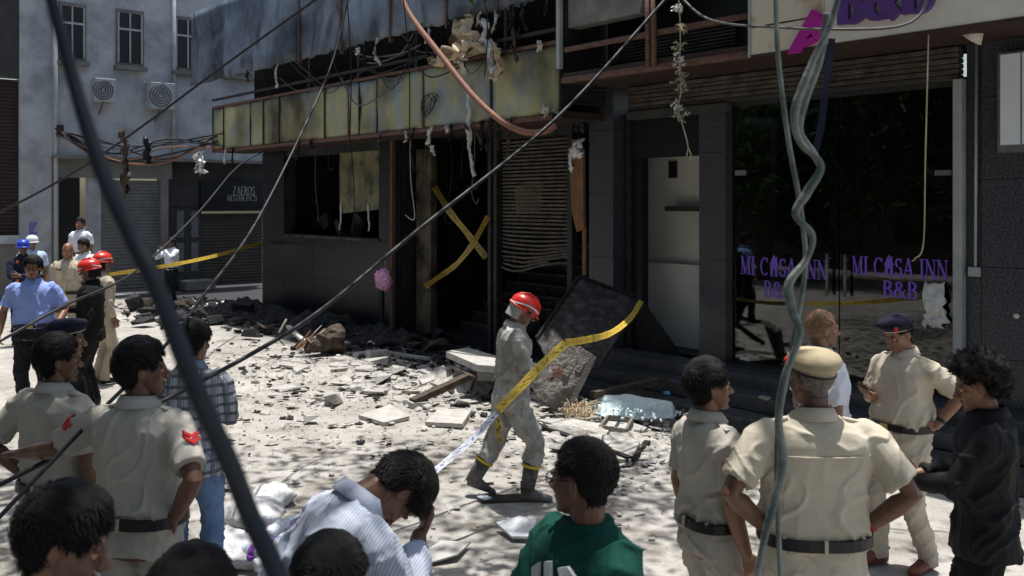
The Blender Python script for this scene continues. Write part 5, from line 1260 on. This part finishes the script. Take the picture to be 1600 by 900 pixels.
    if cap in ('helmet_red', 'helmet_blue', 'cap_white'):
        m = cap if cap != 'cap_white' else 'white_cloth'
        c = MB().loft([er(.012,.104,.130), er(.030,.108,.134), er(.065,.107,.132), er(.095,.097,.120), er(.120,.076,.096), er(.137,.046,.060), er(.143,.012,.016)]); hs = hl('helmet_shell', c, m)
        c = MB().loft([er(.006,.108,.134,ty=-.05), er(.010,.118,.150,0,-.008,ty=-.08), er(.018,.118,.150,0,-.008,ty=-.08), er(.024,.106,.132)], False); hl('helmet_brim', c, m, hs)
        if cap == 'helmet_red':
            c = MB().tube([(0,.115,.045),(0,.098,.10),(0,.04,.143),(0,-.03,.151),(0,-.10,.12),(0,-.135,.07)], .012, 8, rnd=True); hl('helmet_crest', c, m, hs)
            rg = [[Vector(((r_+.0)*math.cos(a)*1.0, -.015+(r_*1.235)*math.sin(a), zz+.018*math.sin(2*a+1)) ) for a in [R(-150)+R(300)*j/24 for j in range(25)]] for r_, zz in ((.1105,.040),(.1095,.054))]
            n = 25; MBx = MB().add(rg[0]+rg[1], [(j, j+1, j+1+n, j+n) for j in range(n-1)]); hl('helmet_stripe', MBx, 'stripe_white', hs)
            for sg in (-1, 1): hl('lamp_clip', MB().tube([(sg*.105,.03,.022),(sg*.125,.05,.022)], [.018,.014], 10), 'leather_black', hs)
            c = MB().add([p for r_ in ([Vector((.098*math.cos(a), -.02+.118*math.sin(a), zz)) * (1.0) for a in [R(180)+R(180)*j/12 for j in range(13)]] for zz in (.015,-.085)) for p in r_], [(j, j+1, j+14, j+13) for j in range(12)])
            hl('neck_guard', c, 'grey_suit' if shirt == 'grey_suit' else 'black_cloth', hs)
    if glasses:
        g = MB()
        for sg in (-1, 1):
            g.tube([(sg*(.033+.021*math.cos(a)), .094, .0+.016*math.sin(a)) for a in [2*math.pi*j/16 for j in range(17)]], .0022, 5)
            g.tube([(sg*.054,.092,.004),(sg*.073,.05,.006),(sg*.079,-.012,.008)], .0026, 5)
        g.tube([(-.012,.097,.004),(.012,.097,.004)], .0022, 5); hl('glasses', g, 'leather_black')
    bpy.data.meshes.remove(hme)
    return root, dict(HM=HM, TT=TT, A=A, s=s, shirt=so_, M=Matrix.Translation(pos) @ Matrix.Rotation(root.rotation_euler.z, 4, 'Z') @ Matrix.Scale(s, 4))
def deco(info, root, name, mb, m, smooth=True): return mb.build(name, m, root, smooth)

GP = 'police officers in khaki uniform'
PEOPLE = {}
def P(key, *a, **k): PEOPLE[key] = person(*a, **k); return PEOPLE[key]
# right hand group
P('back', 'officer in khaki beret seen from behind, hands on hips, right foreground', 1272, 4.15, 2, 1.80, skin='skin_dark', shirt='khaki_light', trousers='khaki_light', girth=1.16, belly=.15, arms=('hip','hip'), head=(-22,4,0), cap='beret_khaki', hair='buzz', haircol='hair_grey', near=2, epaul=True, group=GP, legs=((-.14,0),(.14,0)), foldamp=.012, fat=1.1)
P('side', 'bareheaded young officer in grey khaki looking right, arms hanging, beside officer with beret', 1108, 4.55, 68, 1.685, skin='skin_mid', shirt='khaki_grey', trousers='khaki_grey_trousers', arms=('down','down'), head=(14,-2,0), hair='full', near=2, epaul=True, group=GP, girth=.95, side=0, patch=(1,))
P('white', 'older man in white shirt with short reddish hair, behind the officer in khaki beret', 1284, 6.25, 78, 1.735, skin='skin_mid', shirt='white_cloth', trousers='dark_trousers', arms=('down','down'), head=(10,0,0), hair='short', haircol='hair_henna', near=1, recede=.012, moustache=False, girth=1.05, fat=1.1, gray_face=1)
P('phone', 'officer in navy beret looking down at a phone in front of the glass doors', 1412, 6.45, 246, 1.69, skin='skin_mid', shirt='khaki_light', trousers='khaki_light', shoes='shoe_brown', near=1, epaul=True, cap='beret_navy', hair='short', head=(0,24,0), girth=1.06, belly=.2, arms=(dict(t=(.235,-.06,1.03), pole=(.5,-1,.1), hd=(-.6,.6,-.5), pn=(-1,0,0), curl=35), dict(t=(.06,.235,1.20), pole=(.8,-.3,-1), hd=(-.25,1,.35), pn=(-.2,-.3,1), curl=28)), group=GP, legs=((-.12,-.08),(.13,.12)))
P('black', 'man in black jacket with black curly hair at the right edge', 1540, 4.6, 292, 1.69, skin='skin_mid', shirt='jacket_black', trousers='black_cloth', sleeve='long', tuck=False, hair='curly', near=2, head=(-4,18,0), arms=(dict(t=(.05,.36,1.12), pole=(.6,-.4,-1), hd=(-.2,1,.2), pn=(-.3,-.3,1), curl=30), 'front'), girth=1.08, foldamp=.018)
# firefighter crossing the rubble
P('fireman', 'firefighter in dusty grey coverall and red helmet carrying yellow tape over the rubble', 798, 7.95, 84, 1.70, skin='skin_mid', shirt='grey_suit', trousers='grey_suit', shoes='boot_rubber', boots=True, sleeve='long', tuck=False, hair='short', cap='helmet_red', near=2, lean=5, head=(6,24,0), girth=1.05, legs=((-.10,-.30,.02,22),(.10,.16)), pelvis=-.02, arms=(dict(t=(.10,.30,1.08), pole=(.7,-.6,-1), curl=55), dict(t=(.11,.33,1.12), pole=(.7,-.7,-1), curl=55)), collar=True, foldamp=.024)
# foreground
P('striped', 'man in blue striped shirt bowing his head with a hand at his face', 440, 3.15, 58, 1.77, skin='skin_dark', shirt='striped_shirt', trousers='dark_trousers', tuck=False, lean=32, head=(0,60,0), hair='full', near=2, arms=('down', dict(t=(.05,.24,1.46), pole=(.8,.1,-1), hd=(-.5,.3,.7), pn=(-.4,-.8,.3), curl=35)), foldamp=.018, sleeve='long')
P('green', 'man in green t-shirt with white print and black glasses looking left', 914, 3.1, 232, 1.665, skin='skin_dark', shirt='green_tee', trousers='jeans', tuck=False, collar=False, glasses=True, hair='short', near=2, head=(72,2,0), hs=1.09, arms=('crossed','crossed'), girth=1.06, fat=1.06, moustache=False)
P('lowleft', 'dark haired man in light shirt at the bottom left corner looking down', 68, 2.35, 66, 1.74, skin='skin_mid', shirt='light_blue', trousers='dark_trousers', hair='full', near=2, head=(8,22,0))
P('lowmid', 'dark haired person at the bottom edge below the plastic bottles', 512, 2.45, 20, 1.575, skin='skin_dark', shirt='navy_cloth', trousers='dark_trousers', hair='full', near=2, head=(0,6,0), tuck=False)
P('lowtop', 'person of whom only the dark crown of the head shows at the bottom edge', 297, 2.15, 10, 1.65, skin='skin_dark', shirt='navy_cloth', trousers='dark_trousers', hair='full', near=1, head=(0,4,0), tuck=False)
# left group of officers
P('copB', 'officer seen from behind with left arm stretched out and right hand on hip', 219, 4.4, 14, 1.80, skin='skin_dark', shirt='khaki_grey', trousers='khaki_grey_trousers', near=2, hair='full', head=(52,2,0), girth=1.08, epaul=True, patch=(-1,1), group=GP, arms=(dict(t=(.68,.06,1.20), pole=(.1,-.5,-1), hd=(1,.2,-.1), pn=(0,0,-1), curl=20), 'hipback'), twist=0)
P('copA', 'officer in khaki with his hand on his hip next to the officer stretching his arm', 88, 5.0, 20, 1.74, skin='skin_dark', shirt='khaki_grey', trousers='khaki_grey_trousers', near=1, hair='full', head=(40,2,0), girth=1.04, epaul=True, group=GP, arms=('hip','down'))
P('dark', 'person in black with a dark beret standing behind the two left officers', 100, 5.9, 60, 1.72, skin='skin_mid', shirt='black_cloth', trousers='black_cloth', near=1, hair='short', cap='beret_navy', head=(5,5,0), sleeve='long')
P('check', 'man in grey checked shirt and light blue jeans with his back turned', 300, 5.9, 352, 1.70, skin='skin_mid', shirt='checked_shirt', trousers='jeans', near=1, hair='full', head=(28,8,0), tuck=False, sleeve='long', arms=('front','front'), girth=.95)
# far left group
P('blue', 'man in light blue shirt and black trousers with glasses walking at the left', 52, 11.2, 165, 1.80, skin='skin_mid', shirt='blue_cloth', trousers='dark_trousers', near=1, hair='full', glasses=True, head=(0,6,0), girth=1.08, belly=.15, legs=((-.16,.18),(.13,-.14)), arms=(dict(t=(.28,.16,1.0), pole=(.6,-1,0), curl=40), dict(t=(.33,.06,.92), pole=(.6,-1,0), curl=25)))
P('fire1', 'firefighter in black suit and shiny red helmet beside the man in light blue', 142, 11.5, 262, 1.74, skin='skin_dark', shirt='black_cloth', trousers='black_cloth', sleeve='long', near=1, cap='helmet_red', hair='short', tuck=False, girth=1.1, head=(0,8,0), arms=('down', dict(t=(.1,.34,1.16), pole=(.6,-.5,-1), curl=45)))
P('fire2', 'firefighter in sandy suit whose red helmet shows behind the black suited firefighter', 160, 13.0, 40, 1.74, skin='skin_dark', shirt='khaki_shirt', trousers='khaki_trousers', sleeve='long', near=0, cap='helmet_red', hair='short', tuck=False)
P('bald', 'bald officer in khaki behind the man in light blue', 107, 15.2, 178, 1.80, skin='skin_mid', shirt='khaki_shirt', trousers='khaki_trousers', near=0, hair='none', epaul=True, girth=1.1, group=GP, head=(0,10,0))
P('door', 'man in white shirt standing in the dark doorway', 125, 21.0, 185, 1.75, shirt='white_cloth', trousers='dark_trousers', near=0, hair='full', z0=.33)
P('small', 'dark haired person in white between the bald officer and the doorway', 133, 17.8, 200, 1.75, skin='skin_mid', shirt='white_cloth', trousers='dark_trousers', near=0, hair='full', head=(20,15,0))
P('worker', 'worker in navy with orange strap and blue helmet at the left edge', 36, 16.5, 150, 1.78, skin='skin_dark', shirt='navy_cloth', trousers='navy_cloth', sleeve='long', near=0, cap='helmet_blue', hair='short', tuck=False, arms=('crossed','crossed'))
P('whitecap', 'person with white cap and pale blue shirt behind the blue helmeted worker', 50, 18.5, 150, 1.78, skin='skin_mid', shirt='light_blue', trousers='dark_trousers', near=0, cap='cap_white', hair='short')
P('far', 'far man in white shirt raising a phone in front of the grey shutter', 268, 22.3, 205, 1.60, skin='skin_dark', shirt='white_cloth', trousers='dark_trousers', near=0, hair='full', sleeve='long', arms=(dict(t=(.04,.30,1.45), pole=(.8,-.3,-1), curl=40), dict(t=(.12,.28,1.45), pole=(.8,-.3,-1), curl=40)))

# ---- small wearables and held things
def on(key): return PEOPLE[key]
def phone(key, idx, label, tilt=0):
    r, i = on(key); sgn, S, E, W, hdv, pn, c = i['A'][idx]; d_ = hdv.normalized(); n_ = (pn-d_*pn.dot(d_)).normalized(); t_ = d_.cross(n_)
    M = i['M']; c = W+d_*.11+n_*.028
    q = [M @ (c+d_*a*.072+t_*b*.036) for a, b in ((-1,-1),(1,-1),(1,1),(-1,1))]
    ce = sum(q, Vector())/4; o = thing('mobile_phone', label, 'phone', ce); nn = (q[1]-q[0]).cross(q[2]-q[1]).normalized()
    bo_ = MB().slab([p-ce for p in q], .009, nn).build('case', 'phone_black', o)
    MB().slab([(p-ce)*.92+nn*.0015 for p in q], .001, nn).build('screen', 'lens_dark', o)
phone('phone', 1, 'black mobile phone held by the officer in the navy beret')
phone('far', 0, 'small dark phone held up by the far man in white')
def wristband(key, idx, m, name, r=.034, wd=.012, back=.035):
    rt, i = on(key); sgn, S, E, W, *_ = i['A'][idx]; d_ = (W-E).normalized(); c = W-d_*back
    MB().tube([c-d_*wd, c+d_*wd], [r, r], 14).build(name, m, rt, True)
wristband('back', 1, 'thread_red', 'wrist_thread', .0345, .008); wristband('phone', 0, 'leather_black', 'wrist_watch', .035, .012); wristband('green', 0, 'leather_black', 'wrist_watch', .035, .014, .05)
wristband('phone', 1, 'orange_cloth', 'wrist_thread', .034, .008)
# yoke seam on the back of the broad officer, white print on the tee, orange strap on the worker
r_, i_ = on('back')
def back_line(z, a0, a1, off, n=16, g=1.16, b=.15): return [i_['TT'](p) for p in [ring(z, g, b, 64, off)[int(48+(a0+(a1-a0)*k/n)) % 64] for k in range(n+1)]]
MB().tube(back_line(1.345, -11, 11, .0145), .0045, 6).build('yoke_seam', 'khaki_light', i_['shirt'], True)
r_, i_ = on('green')
def front_poly(pts, g, b, off, TT_):
    out = []
    for x, z in pts:
        a_, b_, y = tor(z, g, b); t = max(-1, min(1, x/(a_+off))); out.append(TT_((x, y+(b_+off)*(1-abs(t)**2.5)**(1/2.5), z)))
    return out
for pl in ([(-.12,1.30),(-.06,1.30),(-.02,1.37),(-.06,1.385),(-.10,1.36)], [(.0,1.29),(.035,1.29),(.05,1.37),(.02,1.38)], [(.07,1.29),(.12,1.29),(.12,1.33),(.08,1.36)], [(-.10,1.22),(-.03,1.22),(-.03,1.27),(-.10,1.27)], [(.01,1.22),(.08,1.21),(.08,1.26),(.02,1.27)]):
    q = front_poly(pl, 1.06, 0, .022, i_['TT']); MB().slab(q, .012, (i_['TT']((0,1,1.3), 1)-i_['TT']((0,0,1.3), 1)).normalized()).build('shirt_print', 'print_white', i_['shirt'])
for key, g_, b_ in (('side', .95, 0), ('bald', 1.1, 0)):
    r_, i_ = on(key); fn = (i_['TT']((0,1,1.3), 1)-i_['TT']((0,0,1.3), 1)).normalized()
    for x in (-.085, .085):
        for pl, nm, of in (([(x-.05,1.20),(x+.05,1.20),(x+.05,1.32),(x-.05,1.32)], 'chest_pocket', .024), ([(x-.052,1.295),(x,1.278),(x+.052,1.295),(x+.052,1.33),(x-.052,1.33)], 'pocket_flap', .029)):
            MB().slab(front_poly(pl, g_, b_, of, i_['TT']), .012, fn).build(nm, 'khaki_grey' if key == 'side' else 'khaki_light', i_['shirt'])
    MB().slab(front_poly([(-.018,1.02),(.018,1.02),(.018,1.44),(-.018,1.44)], g_, b_, .024, i_['TT']), .012, fn).build('placket', 'khaki_grey' if key == 'side' else 'khaki_light', i_['shirt'])
    MB().slab(front_poly([(.05,1.345),(.12,1.345),(.12,1.36),(.05,1.36)], g_, b_, .03, i_['TT']), .01, fn).build('name_tag', 'leather_black', i_['shirt'])
r_, i_ = on('worker')
for x in (-.075, .09): MB().slab(front_poly([(x-.02,1.0),(x+.02,1.0),(x+.02,1.42),(x-.02,1.42)], 1, 0, .03, i_['TT']), .02, Vector((0,1,0))).build('safety_strap', 'orange_cloth', i_['shirt'])

bpy.data.scenes.remove(TSC)
# ================================================================ CABLES, TAPE AND HANGING THINGS
def m_tape(name, base, ink):
    m = bpy.data.materials.new(name); m.use_nodes = True; n = m.node_tree.nodes; l = m.node_tree.links; b = n['Principled BSDF']; b.inputs['Roughness'].default_value = .45
    a = n.new('ShaderNodeAttribute'); a.attribute_name = 'rest'; br = n.new('ShaderNodeTexBrick'); mp = n.new('ShaderNodeMapping'); mp.inputs['Scale'].default_value = (9, 26, 1)
    l.new(a.outputs['Vector'], mp.inputs[0]); no = n.new('ShaderNodeTexNoise'); no.inputs['Scale'].default_value = 3.0; no.inputs['Detail'].default_value = 1; l.new(mp.outputs[0], no.inputs['Vector'])
    sp = n.new('ShaderNodeSeparateXYZ'); l.new(a.outputs['Vector'], sp.inputs[0])
    c1 = n.new('ShaderNodeMath'); c1.operation = 'ABSOLUTE'; l.new(sp.outputs['Y'], c1.inputs[0]); c2 = n.new('ShaderNodeMath'); c2.operation = 'LESS_THAN'; c2.inputs[1].default_value = .017; l.new(c1.outputs[0], c2.inputs[0])
    c3 = n.new('ShaderNodeMath'); c3.operation = 'GREATER_THAN'; c3.inputs[1].default_value = .56; l.new(no.outputs['Fac'], c3.inputs[0])
    c4 = n.new('ShaderNodeMath'); c4.operation = 'MULTIPLY'; l.new(c2.outputs[0], c4.inputs[0]); l.new(c3.outputs[0], c4.inputs[1])
    mx = n.new('ShaderNodeMix'); mx.data_type = 'RGBA'; mx.inputs['A'].default_value = (*base, 1); mx.inputs['B'].default_value = (*ink, 1); l.new(c4.outputs[0], mx.inputs['Factor']); l.new(mx.outputs['Result'], b.inputs['Base Color']); n.remove(br); MT[name] = m
m_tape('tape_bright', (.74,.53,.08), (.26,.11,.03)); m_tape('tape_dirty', (.42,.29,.05), (.03,.02,.02)); m_tape('tape_white', (.62,.64,.68), (.05,.08,.35))
def ribbon(name, label, pts, wd, m, k=6, roll=.0, nrm=None, parent=None, cat='tape'):
    P_ = smoothpath(pts, k); V = []; s = 0; rest = []
    for i, p in enumerate(P_):
        t = (P_[min(i+1, len(P_)-1)]-P_[max(i-1, 0)]).normalized(); n_ = nrm or (CAM-p).normalized(); q = t.cross(n_).normalized()
        a = roll*math.sin(i*.35+1)+.25*noise.noise(Vector((i*.4, 1, 7))); w_ = wd*(1-.35*abs(noise.noise(Vector((i*.3, 5, 2))))); q = (q*math.cos(a)+n_*math.sin(a))*w_/2
        V += [p-q, p, p+q]; rest += [(s, -.035, 0), (s, 0, 0), (s, .035, 0)]
        if i+1 < len(P_): s += (P_[i+1]-p).length
    f = [(3*i+j, 3*i+j+1, 3*i+4+j, 3*i+3+j) for i in range(len(P_)-1) for j in (0, 1)]
    mb = MB().add(V, f)
    if parent is None: c = P_[len(P_)//2]; mb.xf(Matrix.Translation(-c)); o = mb.build(name, m, None, False); o.location = c; tag(o, label, cat)
    else: o = wmesh(name, mb, m, parent, False)
    ra = o.data.attributes.new('rest', 'FLOAT_VECTOR', 'POINT'); ra.data.foreach_set('vector', np.array(rest, np.float32).ravel())
    sm = o.modifiers.new('thickness', 'SOLIDIFY'); sm.thickness = .0015; return o
t = thing('barrier_tape', 'yellow barrier tape stretched from the tilted board past the firefighter', 'tape', at(880, 536, 8.0))
ribbon('yellow_length', None, [at(1002, 470, 11.9), at(985, 497, 11.2), at(955, 520, 10.0), at(920, 530, 8.8), at(884, 536, 7.6)], .072, 'tape_bright', 6, .5, parent=t)
ribbon('yellow_length', None, [at(884, 536, 7.6), at(850, 567, 7.52), at(815, 603, 7.45), at(778, 641, 7.4)], .072, 'tape_bright', 6, .12, parent=t)
ribbon('white_length', None, [at(776, 645, 7.4), at(740, 684, 7.2), at(690, 727, 6.9), at(600, 800, 6.4)], .05, 'tape_white', 6, .3, parent=t)
ribbon('loose_end', None, [at(774, 648, 7.4), at(780, 664, 7.4), at(777, 678, 7.4), at(784, 690, 7.4)], .06, 'tape_dirty', 5, .8, parent=t)
ribbon('barrier_tape', 'yellow tape tied between the burnt building corner and the left group', [at(411, 379, 21.6), at(330, 401, 19.6), at(250, 417, 18), at(150, 432, 17)], .075, 'tape_bright', 8, .4)
ribbon('barrier_tape', 'dirty yellow tape hanging slanted in the dark stair entrance', [onf(679, 292, -.05), onf(702, 330, -.07), onf(728, 362, -.05), onf(760, 403, -.04)], .12, 'tape_dirty', 6, .7)
ribbon('barrier_tape', 'twisted dirty tape crossing low in the dark stair entrance', [onf(763, 338, -.1), onf(738, 382, -.12), onf(714, 412, -.14), onf(690, 430, -.12), onf(664, 448, -.1)], .10, 'tape_dirty', 6, .7)

def cable(name, label, pts, r, m, k=8, n=8, cat='cable', wob=0, group=None):
    P_ = smoothpath(pts, k)
    if wob: P_ = [p+Vector((noise.noise(p*2)*wob, noise.noise(p*2+Vector((9,0,0)))*wob, noise.noise(p*2+Vector((0,9,0)))*wob)) for p in P_]
    c = P_[len(P_)//2]; mb = MB().tube(P_, r if not hasattr(r, '__len__') else list(np.interp(np.linspace(0,1,len(P_)), np.linspace(0,1,len(r)), r)), n); mb.xf(Matrix.Translation(-c)); o = mb.build(name, m, None, True); o.location = c; return tag(o, label, cat, group)
cable('hanging_cable', 'thick dark cable slanting close to the camera on the left', [at(40, -160, .98), at(105, 90, .96), at(140, 210, .95), at(167, 287, .945), at(210, 379, .94), at(244, 448, .93), at(307, 610, .92), at(355, 715, .92), at(393, 811, .92), at(437, 905, .91), at(490, 1020, .9)], [.006,.0078,.009,.010,.0105,.011], 'cable_dark', 8, 10)
cable('hanging_cable', 'long black cable running from the building corner down to the left edge', [at(1090, -60, 10.2), at(1030, 10, 10), at(868, 186, 9), at(655, 358, 7.6), at(510, 478, 6.6), at(400, 549, 5.9), at(200, 655, 5), at(-60, 788, 4.2)], [.018,.017,.014,.011], 'cable_black')
cable('hanging_cable', 'thin black cable crossing the two left officers steeply', [at(556, -60, 10), at(525, 78, 9.6), at(484, 180, 9), at(400, 348, 7.5), at(316, 464, 6.2), at(258, 540, 5.3), at(130, 670, 4.4), at(-50, 860, 3.6)], [.012,.011,.009], 'cable_black')
cable('hanging_cable', 'grey cable in front of the left group rising to the sign', [at(-30, 550, 9), at(100, 478, 10), at(210, 425, 11.5), at(309, 333, 14), at(370, 262, 17), at(415, 235, 19.5)], .015, 'cable_black')
cable('hanging_cable', 'cable rising across the pale plaster wall', [at(-40, 352, 17), at(85, 287, 17), at(192, 219, 17), at(360, 95, 16.5), at(520, -20, 15.5)], .022, 'cable_black')
for k, (a, b, dp, lab) in enumerate((((541, -20), (546, 232), 14, 'thin wire hanging down before the yellow panels'), ((628, -20), (640, 205), 13.3, 'thin wire hanging in front of the warped yellow panel'), ((756, -20), (757, 120), 12.4, 'thin wire dropping beside the torn insulation'), ((548, 225), (549, 380), 17, 'thin wire hanging before the burnt window'))):
    cable('hanging_wire', lab, [at(*a, dp), at((a[0]+b[0])/2+5, (a[1]+b[1])/2, dp), at(*b, dp)], .009, 'cable_black', 6, 5, 'wire')
cable('hanging_wire', 'curled thin wire dangling in the stair entrance', [onf(742, 200, -.1), onf(741, 260, -.1), onf(737, 300, -.1), onf(744, 318, -.1), onf(748, 310, -.1)], .012, 'cable_grey', 6, 5, 'wire')
cable('hanging_wire', 'pale yellow string hanging before the right glass door', [onf(1451, 50, GO+.1), onf(1446, 250, GO+.3), onf(1443, 380, -.3), onf(1430, 404, -.25), onf(1425, 408, -.2)], .008, 'string_pale', 6, 5, 'string')
cable('rust_hose', 'rust brown hose curving down in front of the yellow panel band', [onf(618, -30, OV-.45), onf(640, 22, OV-.45), onf(690, 88, OV-.5), onf(735, 145, OV-.5), onf(775, 183, OV-.45), onf(815, 205, OV-.4), onf(848, 206, OV-.3), onf(868, 197, OV-.15)], .043, 'hose_rust', 8, 12, 'hose')
# twisted conduit hanging in the right foreground
D = 2.55
cable('twisted_conduit', 'thick wavy grey green conduit hanging beside the khaki beret officer', [at(1318, -40, D), at(1300, 30, D), at(1270, 95, D), at(1243, 170, D), at(1250, 220, D), at(1283, 258, D), at(1262, 300, D), at(1244, 335, D), at(1270, 368, D), at(1262, 405, D), at(1234, 445, D), at(1240, 490, D), at(1251, 525, D), at(1226, 590, D), at(1216, 660, D), at(1222, 730, D), at(1196, 830, D), at(1178, 920, D), at(1150, 1060, D)], [.008,.008,.012,.008,.013,.009,.008,.014,.009,.010,.013,.009,.011], 'conduit_green', 8, 12, wob=.004)
cable('hanging_cable', 'thin pale cable hanging alongside the wavy conduit', [at(1212, -30, 3.1), at(1216, 90, 3.1), at(1232, 220, 3.1), at(1250, 320, 3.1), at(1258, 420, 3.1), at(1235, 560, 3.1), at(1214, 700, 3.1), at(1222, 960, 3.1)], .0085, 'conduit_green', 8, 8)
cable('hanging_cable', 'pale cable looping behind the upper wavy conduit', [at(1292, 20, 2.7), at(1282, 90, 2.7), at(1258, 160, 2.7), at(1250, 205, 2.7), at(1270, 238, 2.7), at(1284, 262, 2.7)], .010, 'conduit_green', 8, 8)
ribbon('navy_strap', 'dark blue strap hanging behind the wavy conduit', [at(1300, 60, 3), at(1290, 140, 3), at(1282, 200, 3), at(1272, 245, 3)], .022, 'navy_strap', 5, .2, cat='strap')
cable('hanging_cable', 'thin cable sagging across the balcony and cream sign', [at(1050, -20, 10.5), at(1090, 20, 10), at(1130, 36, 9.4), at(1200, 42, 8.7), at(1300, 46, 8), at(1400, 42, 7.8), at(1440, 20, 7.8), at(1452, -20, 7.8)], .013, 'cable_grey', 8, 6)
# dry garland
t = thing('dry_garland', 'dry leaf garland on a string hanging from the balcony rail', 'garland', onf(1062, 100, GO-.12))
gp = [onf(a, b, GO-.12) for a, b in ((1058, -30), (1062, 20), (1063, 60), (1062, 100), (1064, 140), (1060, 170), (1068, 200), (1075, 228), (1073, 246), (1078, 250), (1080, 243), (1076, 232))]
wmesh('string', MB().tube(smoothpath(gp, 5), .008, 5), 'string_pale', t, True)
for k, (a, b) in enumerate(((1060, 14), (1066, 44), (1060, 72), (1058, 92), (1066, 118), (1061, 134), (1058, 166), (1062, 182))):
    c = onf(a, b, GO-.12); mb = leafmesh([c], 22, .035, .08, 60+k); wmesh('leaf_bunch', mb, 'leaf_dry' if k % 3 else 'scrap_pale', t)
# pink tinsel ball
t = thing('pink_pompom', 'pink tinsel pompom hanging beside the burnt entrance post', 'decoration', onf(601, 437, -.14)); c = onf(601, 437, -.14)
for k in range(9):
    a = k*2*math.pi/8; o_ = Vector((math.cos(a)*.115, -.05*random.random(), math.sin(a)*.10)) if k < 8 else Vector((0,-.07,0)); mb = MB().ell(c+o_, (.095,.08,.09), nu=18, nv=12)
    mb.v = [tuple(Vector(p)+(Vector(p)-c-o_)*(.55*abs(noise.noise(Vector(p)*26))+.3*noise.noise(Vector(p)*60))) for p in mb.v]; wmesh('tinsel_lobe', mb, 'pink_tinsel', t)
wmesh('string', MB().tube([c+Vector((0,0,.1)), onf(603, 395, -.12)], .006, 4), 'string_pale', t)
# tangle of wires and melted scraps under the corner of the street
for k in range(9):
    q = random.uniform(86, 92); a = at(q, random.uniform(198, 212), dside(q, LX)-.33); q = random.uniform(336, 352); b = at(q, random.uniform(205, 236), dfront(q, OV)-.06)
    cable('tangled_wire', ['thin','medium','thick'][k % 3]+' sagging '+('black' if k % 4 else 'rusty')+' wire in the tangle over the shuttered shops', [a, a.lerp(b, .35)-Vector((0,0,random.uniform(.1,.8))), a.lerp(b, .7)-Vector((0,0,random.uniform(0,.7))), b], [.012,.018,.024][k % 3], 'cable_black' if k % 4 else 'hose_rust', 6, 5, 'wire', group='wires tangled over the shops')
for k, (px, y0, y1, w_, m) in enumerate(((196, 205, 300, .22, 'burnt_wood'), (312, 238, 270, .35, 'plastic_sheet'), (230, 220, 252, .2, 'cable_dark'))):
    dp = 17.5; r_ = rag('hanging_scrap', m, [at(px-4, y0, dp), at(px+2, (y0*2+y1)/3, dp), at(px-1, (y0+2*y1)/3, dp), at(px+3, y1, dp)], w_, None, .02, 40+k, crumple=.16)
    tag(r_, ['charred strip hanging from the wires before the grey shutter', 'torn white plastic caught in the wires', 'dark rag hanging in the tangle of wires', 'loose wire end hanging on the pale wall'][k], 'scrap')
